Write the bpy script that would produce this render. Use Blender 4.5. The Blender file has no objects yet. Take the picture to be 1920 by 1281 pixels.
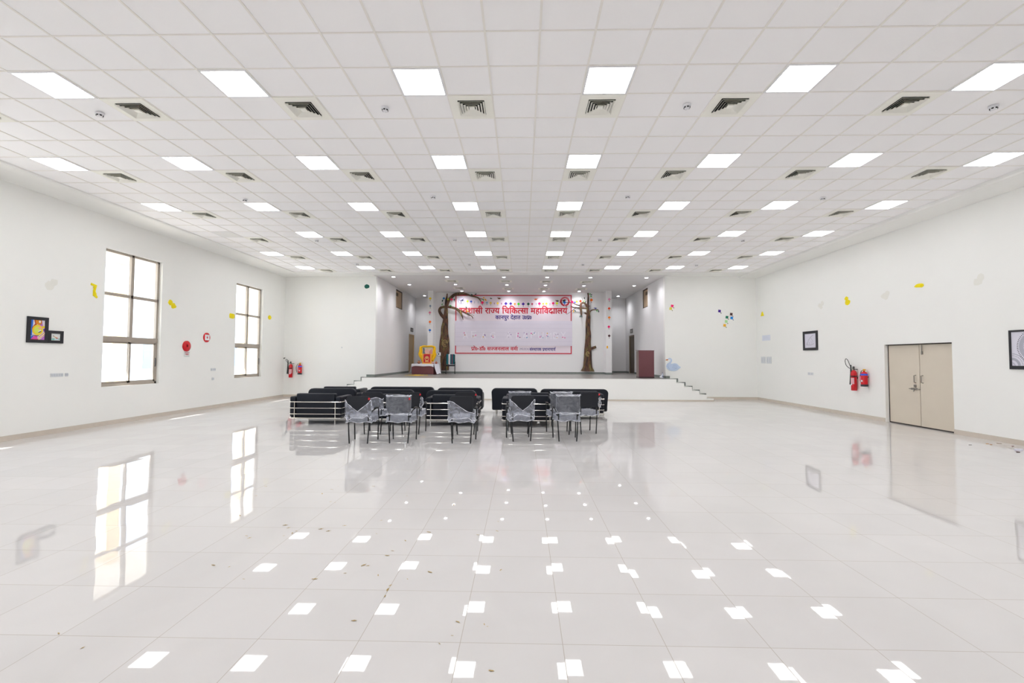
import bpy, bmesh, math, random
from mathutils import Vector, Matrix, Euler
random.seed(7)
SC = bpy.context.scene
COL = SC.collection
PI = math.pi

# ------------------------------------------------------------------ camera model (metres, hall floor at z = 0)
FPX, YAW, PITCH, ROLL, CAMZ = 862.27, -0.02186, 0.03733, 0.00401, 1.68
CZ = 5.222                      # underside of the hall ceiling
_cy, _sy, _cp, _sp = math.cos(YAW), math.sin(YAW), math.cos(PITCH), math.sin(PITCH)
FWD = Vector((_sy*_cp, _cy*_cp, _sp))
_r = Vector((_cy, -_sy, 0)); _u = _r.cross(FWD)
RGT = math.cos(ROLL)*_r + math.sin(ROLL)*_u
UPV = -math.sin(ROLL)*_r + math.cos(ROLL)*_u
CAM = Vector((0, 0, CAMZ))

def ray(px, py): return FWD + RGT*((px-960)/FPX) + UPV*((640.5-py)/FPX)
def atx(px, py, x): d = ray(px, py); return CAM + d*(x/d.x)
def aty(px, py, y): d = ray(px, py); return CAM + d*(y/d.y)
def atz(px, py, z): d = ray(px, py); return CAM + d*((z-CAMZ)/d.z)

# main planes of the hall
XL, XR, YB = -10.25, 9.9, 19.6          # left wall, right wall, far wall
YF = 18.7                               # stage front
SZ = 0.88                               # stage floor height
SXL, SXR = -6.3, 6.06                   # stage side walls
YW, YR = 24.6, 27.0                     # banner wall, wall behind it
U0, V0 = -1.615, 5.449                  # ceiling tile grid origin
def gu(u): return U0+0.6*u
def gv(v): return V0+0.6*v

# ------------------------------------------------------------------ materials
def lin(c):
    r = []
    for v in c:
        v = v/255.0
        r.append(v/12.92 if v <= 0.04045 else ((v+0.055)/1.055)**2.4)
    return tuple(r)+(1.0,)
_M = {}
def mat(name, rgb, rough=0.5, metal=0.0, spec=0.5, var=0.05, scale=8.0, bump=0.0, bscale=60.0, coat=0.0):
    if name in _M: return _M[name]
    m = bpy.data.materials.new(name); m.use_nodes = True
    nt = m.node_tree; b = nt.nodes['Principled BSDF']
    c = lin(rgb)
    tc = nt.nodes.new('ShaderNodeTexCoord')
    if var > 0:
        n = nt.nodes.new('ShaderNodeTexNoise'); n.inputs['Scale'].default_value = scale; n.inputs['Detail'].default_value = 3
        nt.links.new(tc.outputs['Object'], n.inputs['Vector'])
        mx = nt.nodes.new('ShaderNodeMix'); mx.data_type = 'RGBA'
        mx.inputs[6].default_value = tuple(max(0, v*(1-var)) for v in c[:3])+(1,)
        mx.inputs[7].default_value = tuple(min(1, v*(1+var)) for v in c[:3])+(1,)
        nt.links.new(n.outputs['Fac'], mx.inputs[0]); nt.links.new(mx.outputs[2], b.inputs['Base Color'])
    else:
        b.inputs['Base Color'].default_value = c
    b.inputs['Roughness'].default_value = rough; b.inputs['Metallic'].default_value = metal
    b.inputs['Specular IOR Level'].default_value = spec
    if coat: b.inputs['Coat Weight'].default_value = coat; b.inputs['Coat Roughness'].default_value = 0.1
    if bump > 0:
        n2 = nt.nodes.new('ShaderNodeTexNoise'); n2.inputs['Scale'].default_value = bscale
        nt.links.new(tc.outputs['Object'], n2.inputs['Vector'])
        bp = nt.nodes.new('ShaderNodeBump'); bp.inputs['Strength'].default_value = bump; bp.inputs['Distance'].default_value = 0.01
        nt.links.new(n2.outputs['Fac'], bp.inputs['Height']); nt.links.new(bp.outputs['Normal'], b.inputs['Normal'])
    _M[name] = m; return m

def emit(name, rgb, strength):
    if name in _M: return _M[name]
    m = bpy.data.materials.new(name); m.use_nodes = True
    nt = m.node_tree; nt.nodes.clear()
    o = nt.nodes.new('ShaderNodeOutputMaterial'); e = nt.nodes.new('ShaderNodeEmission')
    e.inputs[0].default_value = rgb+(1,); e.inputs[1].default_value = strength
    nt.links.new(e.outputs[0], o.inputs[0]); _M[name] = m; return m

def floor_mat():
    m = bpy.data.materials.new('vitrified_tile'); m.use_nodes = True
    nt = m.node_tree; b = nt.nodes['Principled BSDF']; N = nt.nodes.new; L = nt.links.new
    tc = N('ShaderNodeTexCoord')
    mp = N('ShaderNodeVectorMath'); mp.operation = 'SUBTRACT'; mp.inputs[1].default_value = (0.245, 3.375, 0)
    L(tc.outputs['Object'], mp.inputs[0])
    sc = N('ShaderNodeVectorMath'); sc.operation = 'DIVIDE'; sc.inputs[1].default_value = (0.605, 0.597, 1)
    L(mp.outputs[0], sc.inputs[0])
    fl = N('ShaderNodeVectorMath'); fl.operation = 'FLOOR'; L(sc.outputs[0], fl.inputs[0])
    fr = N('ShaderNodeVectorMath'); fr.operation = 'FRACTION'; L(sc.outputs[0], fr.inputs[0])
    wn = N('ShaderNodeTexWhiteNoise'); wn.noise_dimensions = '3D'; L(fl.outputs[0], wn.inputs['Vector'])
    sx = N('ShaderNodeSeparateXYZ'); L(fr.outputs[0], sx.inputs[0])
    def edge(sock):
        a = N('ShaderNodeMath'); a.operation = 'SUBTRACT'; a.inputs[1].default_value = 0.5; L(sock, a.inputs[0])
        c = N('ShaderNodeMath'); c.operation = 'ABSOLUTE'; L(a.outputs[0], c.inputs[0]); return c.outputs[0]
    mx = N('ShaderNodeMath'); mx.operation = 'MAXIMUM'; L(edge(sx.outputs[0]), mx.inputs[0]); L(edge(sx.outputs[1]), mx.inputs[1])
    gt = N('ShaderNodeMath'); gt.operation = 'GREATER_THAN'; gt.inputs[1].default_value = 0.4967; L(mx.outputs[0], gt.inputs[0])
    # faint cloudy veining of the tile body
    n1 = N('ShaderNodeTexNoise'); n1.inputs['Scale'].default_value = 1.3; n1.inputs['Detail'].default_value = 5; n1.inputs['Distortion'].default_value = 1.2
    L(tc.outputs['Object'], n1.inputs['Vector'])
    r1 = N('ShaderNodeMix'); r1.data_type = 'RGBA'
    r1.inputs[6].default_value = lin((214, 211, 210)); r1.inputs[7].default_value = lin((222, 219, 218)); L(n1.outputs['Fac'], r1.inputs[0])
    tn = N('ShaderNodeMix'); tn.data_type = 'RGBA'; tn.blend_type = 'MULTIPLY'; tn.inputs[0].default_value = 1.0
    tv = N('ShaderNodeMapRange'); tv.inputs[3].default_value = 0.97; tv.inputs[4].default_value = 1.0; L(wn.outputs['Value'], tv.inputs[0])
    L(r1.outputs[2], tn.inputs[6]); L(tv.outputs[0], tn.inputs[7])
    gm = N('ShaderNodeMix'); gm.data_type = 'RGBA'; L(gt.outputs[0], gm.inputs[0]); L(tn.outputs[2], gm.inputs[6]); gm.inputs[7].default_value = lin((184, 175, 166))
    L(gm.outputs[2], b.inputs['Base Color'])
    rg = N('ShaderNodeMapRange'); rg.inputs[3].default_value = 0.02; rg.inputs[4].default_value = 0.25; L(gt.outputs[0], rg.inputs[0]); L(rg.outputs[0], b.inputs['Roughness'])
    b.inputs['IOR'].default_value = 1.5
    b.inputs['Specular IOR Level'].default_value = 0.30
    # every tile is laid a hair out of level, and its polish is slightly wavy
    n2 = N('ShaderNodeTexNoise'); n2.inputs['Scale'].default_value = 2.2; n2.inputs['Detail'].default_value = 1; L(tc.outputs['Object'], n2.inputs['Vector'])
    s1 = N('ShaderNodeVectorMath'); s1.operation = 'SUBTRACT'; s1.inputs[1].default_value = (0.5, 0.5, 0.5); L(wn.outputs['Color'], s1.inputs[0])
    m1 = N('ShaderNodeVectorMath'); m1.operation = 'MULTIPLY'; m1.inputs[1].default_value = (0.0065, 0.0065, 0); L(s1.outputs[0], m1.inputs[0])
    s2 = N('ShaderNodeVectorMath'); s2.operation = 'SUBTRACT'; s2.inputs[1].default_value = (0.5, 0.5, 0.5); L(n2.outputs['Color'], s2.inputs[0])
    m2 = N('ShaderNodeVectorMath'); m2.operation = 'MULTIPLY'; m2.inputs[1].default_value = (0.0012, 0.0012, 0); L(s2.outputs[0], m2.inputs[0])
    ad = N('ShaderNodeVectorMath'); ad.operation = 'ADD'; L(m1.outputs[0], ad.inputs[0]); L(m2.outputs[0], ad.inputs[1])
    ge = N('ShaderNodeNewGeometry')
    a2 = N('ShaderNodeVectorMath'); a2.operation = 'ADD'; L(ge.outputs['Normal'], a2.inputs[0]); L(ad.outputs[0], a2.inputs[1])
    nn = N('ShaderNodeVectorMath'); nn.operation = 'NORMALIZE'; L(a2.outputs[0], nn.inputs[0]); L(nn.outputs[0], b.inputs['Normal'])
    return m

def film_mat(name, lo, hi):
    m = bpy.data.materials.new(name); m.use_nodes = True
    nt = m.node_tree; N = nt.nodes.new; L = nt.links.new
    b = nt.nodes['Principled BSDF']; o = nt.nodes['Material Output']
    b.inputs['Base Color'].default_value = lin((206, 210, 224)); b.inputs['Roughness'].default_value = 0.3
    tc = N('ShaderNodeTexCoord')
    n = N('ShaderNodeTexNoise'); n.inputs['Scale'].default_value = 7; n.inputs['Detail'].default_value = 3; n.inputs['Distortion'].default_value = 1.5
    L(tc.outputs['Object'], n.inputs['Vector'])
    r = N('ShaderNodeMapRange'); r.inputs[1].default_value = 0.38; r.inputs[2].default_value = 0.68; r.inputs[3].default_value = lo; r.inputs[4].default_value = hi
    L(n.outputs['Fac'], r.inputs[0])
    n3 = N('ShaderNodeTexNoise'); n3.inputs['Scale'].default_value = 9; n3.inputs['Detail'].default_value = 3; n3.inputs['Distortion'].default_value = 0.2
    L(tc.outputs['Object'], n3.inputs['Vector'])
    c1 = N('ShaderNodeMath'); c1.operation = 'SUBTRACT'; c1.inputs[1].default_value = 0.5; L(n3.outputs['Fac'], c1.inputs[0])
    c2 = N('ShaderNodeMath'); c2.operation = 'ABSOLUTE'; L(c1.outputs[0], c2.inputs[0])
    c3 = N('ShaderNodeMapRange'); c3.inputs[1].default_value = 0.0; c3.inputs[2].default_value = 0.025; c3.inputs[3].default_value = 0.55; c3.inputs[4].default_value = 0.0; L(c2.outputs[0], c3.inputs[0])  # crinkle highlights put in as thin, more opaque pale lines
    c4 = N('ShaderNodeMath'); c4.operation = 'MULTIPLY'; L(c3.outputs[0], c4.inputs[0]); L(n.outputs['Fac'], c4.inputs[1])
    c5 = N('ShaderNodeMath'); c5.operation = 'MAXIMUM'; L(c4.outputs[0], c5.inputs[0]); L(r.outputs[0], c5.inputs[1])
    t = N('ShaderNodeBsdfTransparent'); x = N('ShaderNodeMixShader')
    L(c5.outputs[0], x.inputs[0]); L(t.outputs[0], x.inputs[1]); L(b.outputs[0], x.inputs[2]); L(x.outputs[0], o.inputs[0])
    bp = N('ShaderNodeBump'); bp.inputs['Strength'].default_value = 0.4; bp.inputs['Distance'].default_value = 0.01
    L(n.outputs['Fac'], bp.inputs['Height']); L(bp.outputs['Normal'], b.inputs['Normal'])
    return m

def glass_mat():
    m = bpy.data.materials.new('window_glass'); m.use_nodes = True
    nt = m.node_tree; N = nt.nodes.new; L = nt.links.new
    o = nt.nodes['Material Output']; nt.nodes.remove(nt.nodes['Principled BSDF'])
    t = N('ShaderNodeBsdfTransparent'); t.inputs[0].default_value = (0.93, 0.94, 0.95, 1)
    g = N('ShaderNodeBsdfGlossy'); g.inputs['Roughness'].default_value = 0.02
    f = N('ShaderNodeLayerWeight'); f.inputs[0].default_value = 0.5
    pw = N('ShaderNodeMath'); pw.operation = 'POWER'; pw.inputs[1].default_value = 5; L(f.outputs['Facing'], pw.inputs[0])
    mr = N('ShaderNodeMapRange'); mr.inputs[3].default_value = 0.03; mr.inputs[4].default_value = 0.9; L(pw.outputs[0], mr.inputs[0])
    x = N('ShaderNodeMixShader'); L(mr.outputs[0], x.inputs[0]); L(t.outputs[0], x.inputs[1]); L(g.outputs[0], x.inputs[2]); L(x.outputs[0], o.inputs[0])
    return m

def bark_mat():
    m = bpy.data.materials.new('painted_bark'); m.use_nodes = True
    nt = m.node_tree; N = nt.nodes.new; L = nt.links.new
    b = nt.nodes['Principled BSDF']; b.inputs['Roughness'].default_value = 0.7
    tc = N('ShaderNodeTexCoord'); mp = N('ShaderNodeMapping'); mp.inputs['Scale'].default_value = (7.0, 4.0, 1.1)
    L(tc.outputs['Object'], mp.inputs[0])
    n = N('ShaderNodeTexNoise'); n.inputs['Scale'].default_value = 1.6; n.inputs['Detail'].default_value = 4; n.inputs['Distortion'].default_value = 1.0
    L(mp.outputs[0], n.inputs['Vector'])
    cr = N('ShaderNodeValToRGB'); e = cr.color_ramp.elements
    e[0].position = 0.33; e[0].color = lin((30, 26, 24)); e[1].position = 0.72; e[1].color = lin((186, 184, 96))
    for p, c in ((0.43, (66, 46, 36)), (0.50, (112, 70, 48)), (0.55, (60, 48, 36)), (0.60, (120, 104, 56)), (0.65, (84, 60, 44))):
        k = e.new(p); k.color = lin(c)
    L(n.outputs['Fac'], cr.inputs[0]); L(cr.outputs[0], b.inputs['Base Color'])
    bp = N('ShaderNodeBump'); bp.inputs['Strength'].default_value = 0.6; bp.inputs['Distance'].default_value = 0.03
    L(n.outputs['Fac'], bp.inputs['Height']); L(bp.outputs['Normal'], b.inputs['Normal'])
    return m

def ply_mat():
    m = bpy.data.materials.new('plywood'); m.use_nodes = True
    nt = m.node_tree; N = nt.nodes.new; L = nt.links.new
    b = nt.nodes['Principled BSDF']; b.inputs['Roughness'].default_value = 0.7
    tc = N('ShaderNodeTexCoord'); mp = N('ShaderNodeMapping'); mp.inputs['Scale'].default_value = (6, 6, 0.8); L(tc.outputs['Object'], mp.inputs[0])
    n = N('ShaderNodeTexNoise'); n.inputs['Scale'].default_value = 2.0; n.inputs['Detail'].default_value = 5; L(mp.outputs[0], n.inputs['Vector'])
    x = N('ShaderNodeMix'); x.data_type = 'RGBA'; x.inputs[6].default_value = lin((160, 132, 104)); x.inputs[7].default_value = lin((206, 184, 156))
    L(n.outputs['Fac'], x.inputs[0]); L(x.outputs[2], b.inputs['Base Color'])
    return m

# ------------------------------------------------------------------ mesh building
class MB:
    def __init__(s): s.v = []; s.f = []; s.mi = []
    def add(s, vs, fs, m=0):
        b = len(s.v); s.v += [tuple(v) for v in vs]
        for f in fs: s.f.append(tuple(b+i for i in f)); s.mi.append(m)
        return s
    def box(s, x0, x1, y0, y1, z0, z1, m=0):
        return s.add([(x0,y0,z0),(x1,y0,z0),(x1,y1,z0),(x0,y1,z0),(x0,y0,z1),(x1,y0,z1),(x1,y1,z1),(x0,y1,z1)],
                     [(0,3,2,1),(4,5,6,7),(0,1,5,4),(1,2,6,5),(2,3,7,6),(3,0,4,7)], m)
    def rbox(s, x0, x1, y0, y1, z0, z1, r=0.03, seg=3, m=0, mtx=None):
        bm = bmesh.new(); bmesh.ops.create_cube(bm, size=1.0)
        for v in bm.verts: v.co = Vector((x0+(v.co.x+.5)*(x1-x0), y0+(v.co.y+.5)*(y1-y0), z0+(v.co.z+.5)*(z1-z0)))
        bmesh.ops.bevel(bm, geom=list(bm.edges), offset=r, segments=seg, profile=0.5, affect='EDGES')
        return s.frombm(bm, m, mtx)
    def frombm(s, bm, m=0, mtx=None):
        bm.verts.index_update()
        vs = [(mtx @ v.co) if mtx else v.co.copy() for v in bm.verts]
        s.add(vs, [[v.index for v in f.verts] for f in bm.faces], m); bm.free(); return s
    def prism(s, pts, y0, y1, m=0, axis='y'):
        # pts: outline in (x,z) for axis y, (y,z) for axis x, (x,y) for axis z
        def P(p, t): return (p[0], t, p[1]) if axis == 'y' else ((t, p[0], p[1]) if axis == 'x' else (p[0], p[1], t))
        n = len(pts); vs = [P(p, y0) for p in pts]+[P(p, y1) for p in pts]
        fs = [tuple(range(n)), tuple(range(2*n-1, n-1, -1))]+[(i, i+n, (i+1) % n+n, (i+1) % n) for i in range(n)]
        return s.add(vs, fs, m)
    def tube(s, pts, r, n=8, m=0, flat=None, cap=True):
        # a tube along 3D points; r number or list; flat: (axis vector, factor) squashes the section along that axis
        pts = [Vector(p) for p in pts]; k = len(pts)
        rs = r if isinstance(r, (list, tuple)) else [r]*k
        vs = []; prev = None
        for i, p in enumerate(pts):
            d = (pts[min(i+1, k-1)]-pts[max(i-1, 0)]).normalized()
            if prev is None:
                a = Vector((0, 0, 1)) if abs(d.z) < 0.9 else Vector((0, 1, 0))
                e1 = a.cross(d).normalized()
            else:
                e1 = (prev-d*prev.dot(d)).normalized()
            prev = e1; e2 = d.cross(e1)
            for j in range(n):
                t = 2*PI*j/n; q = e1*math.cos(t)*rs[i]+e2*math.sin(t)*rs[i]
                if flat: q = q-flat[0]*(q.dot(flat[0])*(1-flat[1]))
                vs.append(p+q)
        fs = []
        for i in range(k-1):
            for j in range(n):
                a = i*n+j; b = i*n+(j+1) % n; fs.append((a, b, b+n, a+n))
        if cap: fs += [tuple(range(n-1, -1, -1)), tuple(range((k-1)*n, k*n))]
        return s.add(vs, fs, m)
    def lathe(s, prof, n=16, m=0, o=(0, 0, 0), cap=True):
        vs = []; k = len(prof)
        for r, z in prof:
            for j in range(n): t = 2*PI*j/n; vs.append((o[0]+r*math.cos(t), o[1]+r*math.sin(t), o[2]+z))
        fs = [(i*n+j, i*n+(j+1) % n, (i+1)*n+(j+1) % n, (i+1)*n+j) for i in range(k-1) for j in range(n)]
        if cap: fs += [tuple(range(n-1, -1, -1)), tuple(range((k-1)*n, k*n))]
        return s.add(vs, fs, m)
    def ball(s, c, rx, ry, rz, m=0, n=10, k=7):
        vs = []; fs = []
        for i in range(1, k):
            a = PI*i/k
            for j in range(n): t = 2*PI*j/n; vs.append((c[0]+rx*math.sin(a)*math.cos(t), c[1]+ry*math.sin(a)*math.sin(t), c[2]+rz*math.cos(a)))
        top = len(vs); vs.append((c[0], c[1], c[2]+rz)); bot = len(vs); vs.append((c[0], c[1], c[2]-rz))
        for i in range(k-2):
            for j in range(n): a = i*n+j; b = i*n+(j+1) % n; fs.append((a, a+n, b+n, b))
        for j in range(n):
            fs.append((top, j, (j+1) % n)); fs.append((bot, (k-2)*n+(j+1) % n, (k-2)*n+j))
        return s.add(vs, fs, m)
    def move(s, mtx):
        s.v = [tuple(mtx @ Vector(v)) for v in s.v]; return s
    def build(s, name, mats, parent=None, smooth=40, loc=None):
        me = bpy.data.meshes.new(name); me.from_pydata(s.v, [], s.f)
        if not isinstance(mats, (list, tuple)): mats = [mats]
        for m in mats: me.materials.append(m)
        me.polygons.foreach_set('material_index', s.mi)
        bm = bmesh.new(); bm.from_mesh(me); bmesh.ops.recalc_face_normals(bm, faces=bm.faces); bm.to_mesh(me); bm.free()
        if smooth:
            me.polygons.foreach_set('use_smooth', [True]*len(me.polygons)); me.set_sharp_from_angle(angle=math.radians(smooth))
        me.update()
        o = bpy.data.objects.new(name, me); COL.objects.link(o)
        if parent: o.parent = parent
        if loc is not None: o.location = loc
        return o

def tag(o, label, cat, group=None, kind=None):
    o['label'] = label; o['category'] = cat
    if group: o['group'] = group
    if kind: o['kind'] = kind
    return o
def thing(name, label, cat, loc=(0, 0, 0), rz=0.0, group=None):
    o = bpy.data.objects.new(name, None); COL.objects.link(o); o.empty_display_size = 0.1
    o.location = loc; o.rotation_euler = (0, 0, rz); return tag(o, label, cat, group)
def struct(o, label=None):
    o['kind'] = 'structure'
    if label: o['label'] = label
    return o
def dup(root, loc, label=None, rz=None, group=None):
    r = root.copy(); COL.objects.link(r); r.location = loc
    if rz is not None: r.rotation_euler = (0, 0, rz)
    if label: r['label'] = label
    if group: r['group'] = group
    for ch in list(root.children):
        c = ch.copy(); COL.objects.link(c); c.parent = r
        for g in list(ch.children):
            d = g.copy(); COL.objects.link(d); d.parent = c
    return r
def curve_pts(pts, sub=5):
    # Catmull-Rom through points
    P = [Vector(p) for p in pts]; out = []
    for i in range(len(P)-1):
        p0 = P[max(i-1, 0)]; p1 = P[i]; p2 = P[i+1]; p3 = P[min(i+2, len(P)-1)]
        for k in range(sub):
            t = k/sub
            out.append(0.5*((2*p1)+(p2-p0)*t+(2*p0-5*p1+4*p2-p3)*t*t+(3*p1-p0-3*p2+p3)*t**3))
    out.append(P[-1]); return out
def lerp_list(rs, sub=5):
    out = []
    for i in range(len(rs)-1):
        for k in range(sub): out.append(rs[i]+(rs[i+1]-rs[i])*k/sub)
    return out+[rs[-1]]
def rrect(x0, x1, z0, z1, r, n=5, rb=None):
    rb = r if rb is None else rb; out = []
    for cx, cz, a0, q in ((x1-rb, z0+rb, -90, rb), (x1-r, z1-r, 0, r), (x0+r, z1-r, 90, r), (x0+rb, z0+rb, 180, rb)):
        for k in range(n+1):
            a = math.radians(a0+90*k/n); out.append((cx+q*math.cos(a), cz+q*math.sin(a)))
    return out

# ------------------------------------------------------------------ common materials
WALL = mat('wall_paint', (241, 241, 238), 0.6, var=0.012, scale=1.5)
STAGEWALL = mat('stage_wall_paint', (234, 233, 233), 0.6, var=0.012, scale=1.5)
CEIL = mat('mineral_fibre_tile', (249, 248, 249), 0.9, var=0.02, scale=220, bump=0.15, bscale=300)
TBAR = mat('ceiling_bar_enamel', (238, 235, 230), 0.5, var=0.01)
BORDER = mat('gypsum_border', (242, 242, 239), 0.7, var=0.01)
STAGECEIL = mat('stage_ceiling_paint', (228, 227, 227), 0.7, var=0.01)
SKIRT = mat('skirting_tile', (206, 196, 184), 0.15, var=0.06, scale=6)
GRANITE = mat('green_granite', (126, 133, 129), 0.25, var=0.35, scale=30)
STAGEFLOOR = mat('stage_floor_granite', (124, 121, 116), 0.3, var=0.10, scale=5)
VENTCREAM = mat('cream_powder_coat', (244, 243, 235), 0.5, var=0.01)
VENTDARK = mat('duct_black', (22, 22, 22), 0.8, var=0.0)
BLACKM = mat('black_enamel', (24, 26, 29), 0.35, var=0.05)
BLACKP = mat('black_plastic', (34, 35, 38), 0.45, var=0.05)
BLACKF = mat('black_fabric', (36, 38, 44), 0.85, var=0.15, scale=180, bump=0.15, bscale=400)
LEATHER = mat('black_leatherette', (22, 26, 36), 0.5, spec=0.3, var=0.08, scale=20, bump=0.06, bscale=120)
CHROME = mat('chrome', (225, 222, 216), 0.12, metal=1.0, var=0.02)
STEEL = mat('brushed_steel', (150, 146, 140), 0.3, metal=1.0, var=0.05)
ALU = mat('bronze_aluminium', (172, 162, 150), 0.4, metal=0.1, var=0.05)
REDPAINT = mat('red_enamel', (205, 14, 30), 0.25, var=0.05)
WHITEP = mat('white_plastic', (232, 232, 235), 0.4, var=0.01)
PAPER = mat('white_paper', (234, 232, 236), 0.8, var=0.02)
GREYP = mat('pale_grey_plate', (214, 217, 220), 0.35, var=0.01)
MAROON = mat('maroon_laminate', (112, 64, 70), 0.5, var=0.10, scale=3)
YELLOWC = mat('yellow_cloth', (244, 190, 10), 0.8, var=0.18, scale=30, bump=0.3, bscale=40)
WCLOTH = mat('white_cloth', (222, 222, 230), 0.85, var=0.05, scale=12, bump=0.3, bscale=18)
DARKTRIM = mat('dark_gap', (52, 44, 40), 0.7, var=0.05)
FILM = film_mat('clear_plastic_film', .14, .30); FILMM = film_mat('crumpled_back_film', .22, .44); FILMS = film_mat('clear_seat_film', .40, .62); GLASS = glass_mat(); BARK = bark_mat(); PLY = ply_mat()
FLOOR = floor_mat()
EM = 6.5
PANEL = emit('led_diffuser', (0.985, 0.995, 1.0), EM)
DOWN = emit('downlight_lens', (0.95, 0.95, 1.0), 24.0)
def paint(rgb): return mat('paint_%d_%d_%d' % rgb, rgb, 0.6, var=0.04, scale=25)
ORD = ['first', 'second', 'third', 'fourth', 'fifth', 'sixth', 'seventh', 'eighth', 'ninth', 'tenth', 'eleventh', 'twelfth']

DLW, SUNE, SKY, LOBE, EXPO = 52.0, 10.0, 2.8, 0.0, 1.0
# ================================================================== THE SETTING
YBK = -4.0
def holed(name, a0, a1, b0, b1, c0, c1, holes, axis, m):
    """A wall slab between c0 (room face) and c1 with rectangular openings; (a, b) are the wall's own axes."""
    A = sorted({a0, a1, *[h[0] for h in holes], *[h[1] for h in holes]}); B = sorted({b0, b1, *[h[2] for h in holes], *[h[3] for h in holes]})
    def P(a, b, c): return (c, a, b) if axis == 'x' else (a, c, b)
    k = MB()
    def q(*p): k.add(p, [(0, 1, 2, 3)])
    def solid(i, j):
        if i < 0 or j < 0 or i >= len(A)-1 or j >= len(B)-1: return False
        ca, cb = (A[i]+A[i+1])/2, (B[j]+B[j+1])/2
        return not any(h[0] < ca < h[1] and h[2] < cb < h[3] for h in holes)
    for i in range(len(A)-1):
        for j in range(len(B)-1):
            if not solid(i, j): continue
            x0, x1, z0, z1 = A[i], A[i+1], B[j], B[j+1]
            q(P(x0, z0, c0), P(x1, z0, c0), P(x1, z1, c0), P(x0, z1, c0)); q(P(x0, z0, c1), P(x0, z1, c1), P(x1, z1, c1), P(x1, z0, c1))
            if not solid(i-1, j): q(P(x0, z0, c0), P(x0, z1, c0), P(x0, z1, c1), P(x0, z0, c1))
            if not solid(i+1, j): q(P(x1, z0, c0), P(x1, z0, c1), P(x1, z1, c1), P(x1, z1, c0))
            if not solid(i, j-1): q(P(x0, z0, c0), P(x0, z0, c1), P(x1, z0, c1), P(x1, z0, c0))
            if not solid(i, j+1): q(P(x0, z1, c0), P(x1, z1, c0), P(x1, z1, c1), P(x0, z1, c1))
    o = k.build(name, m, smooth=0); bm = bmesh.new(); bm.from_mesh(o.data); bmesh.ops.remove_doubles(bm, verts=bm.verts, dist=1e-4)
    bmesh.ops.recalc_face_normals(bm, faces=bm.faces); bm.to_mesh(o.data); bm.free()
    return struct(o)

struct(MB().box(XL-.25, XR+.25, YBK-.2, YB+.1, -0.12, 0).build('floor', FLOOR, smooth=0))
WIN = [(11.02, 12.81), (16.20, 17.90)]
WOFF = [(5.87, 7.66), (0.72, 2.51)]  # two further windows, out of frame, added to let in daylight
WZ0, WZ1 = 0.945, 4.38
holed('wall_left', YBK, YB+.3, 0, 5.4, XL, XL-.24, [(a, b, WZ0, WZ1) for a, b in WIN+WOFF], 'x', WALL)
DY0, DY1, DZ = 10.81, 12.79, 2.10
holed('wall_right', YBK, YB+.3, 0, 5.4, XR, XR+.24, [(DY0, DY1, 0, DZ)], 'x', WALL)
struct(MB().box(XL-.24, XR+.24, YBK-.2, YBK, 0, 5.4).build('wall_rear', WALL, smooth=0))
struct(MB().box(XL, SXL, YB, YB+.2, 0, 5.4).build('wall_far_left', WALL, smooth=0))
struct(MB().box(SXR, XR, YB, YB+.2, 0, 5.4).build('wall_far_right', WALL, smooth=0))

# stage side walls with a door and a boarded high window each, the wall behind, the banner wall and its two columns
LD, RD = (25.45, 26.75, SZ, 3.04), (24.95, 26.2, SZ, 3.00)
LW, RW = (22.75, 24.1, 4.22, 5.16), (22.25, 23.3, 4.22, 5.16)
holed('wall_stage_left', YB+.2, YR+.2, 0, 5.4, SXL, SXL-.2, [LD, LW], 'x', STAGEWALL)
holed('wall_stage_right', YB+.2, YR+.2, 0, 5.4, SXR, SXR+.2, [RD, RW], 'x', STAGEWALL)
struct(MB().box(SXL, SXR, YR, YR+.2, 0, 5.4).build('wall_stage_rear', STAGEWALL, smooth=0))
struct(MB().box(-4.66, 4.35, YW, YW+.2, SZ, CZ+.02).build('wall_stage_banner', STAGEWALL, smooth=0))
for nm, a, b in (('column_left', -4.94, -4.66), ('column_right', 4.35, 4.65)):
    struct(MB().box(a, b, 23.9, YW+.2, SZ, CZ+.02).build(nm, STAGEWALL, smooth=0))

# ceiling tiles on exposed bars, gypsum border, stage ceiling
CX0, CX1, CY1 = gu(-13), gu(18), gv(22)
struct(MB().box(CX0, CX1, YBK, CY1, CZ+.008, CZ+.03).build('ceiling', CEIL, smooth=0))
g = MB()
for u in range(-12, 18): g.box(gu(u)-.012, gu(u)+.012, YBK, CY1, CZ, CZ+.0081)
for v in range(-15, 22): g.box(CX0, CX1, gv(v)-.009, gv(v)+.009, CZ+.001, CZ+.0081)
struct(g.build('ceiling_grid', TBAR, smooth=0))
b = MB()
b.prism([(XL, 5.16), (CX0-.25, 5.185), (CX0-.02, 5.185), (CX0, 5.2), (CX0, 5.3), (XL, 5.3)], YBK, YB)
b.prism([(XR, 5.12), (CX1+.25, 5.145), (CX1+.02, 5.145), (CX1, 5.17), (CX1, 5.3), (XR, 5.3)], YBK, YB)
b.box(CX0, CX1, CY1, 19.25, 5.20, 5.3)
b.box(CX0, SXL, 19.25, YB, 5.20, 5.3); b.box(SXR, CX1, 19.25, YB, 5.20, 5.3)
struct(b.build('ceiling_border', BORDER, smooth=0))
struct(MB().box(SXL, SXR, 19.25, YR, CZ+.01, CZ+.1).build('ceiling_stage', STAGECEIL, smooth=0))

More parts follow.
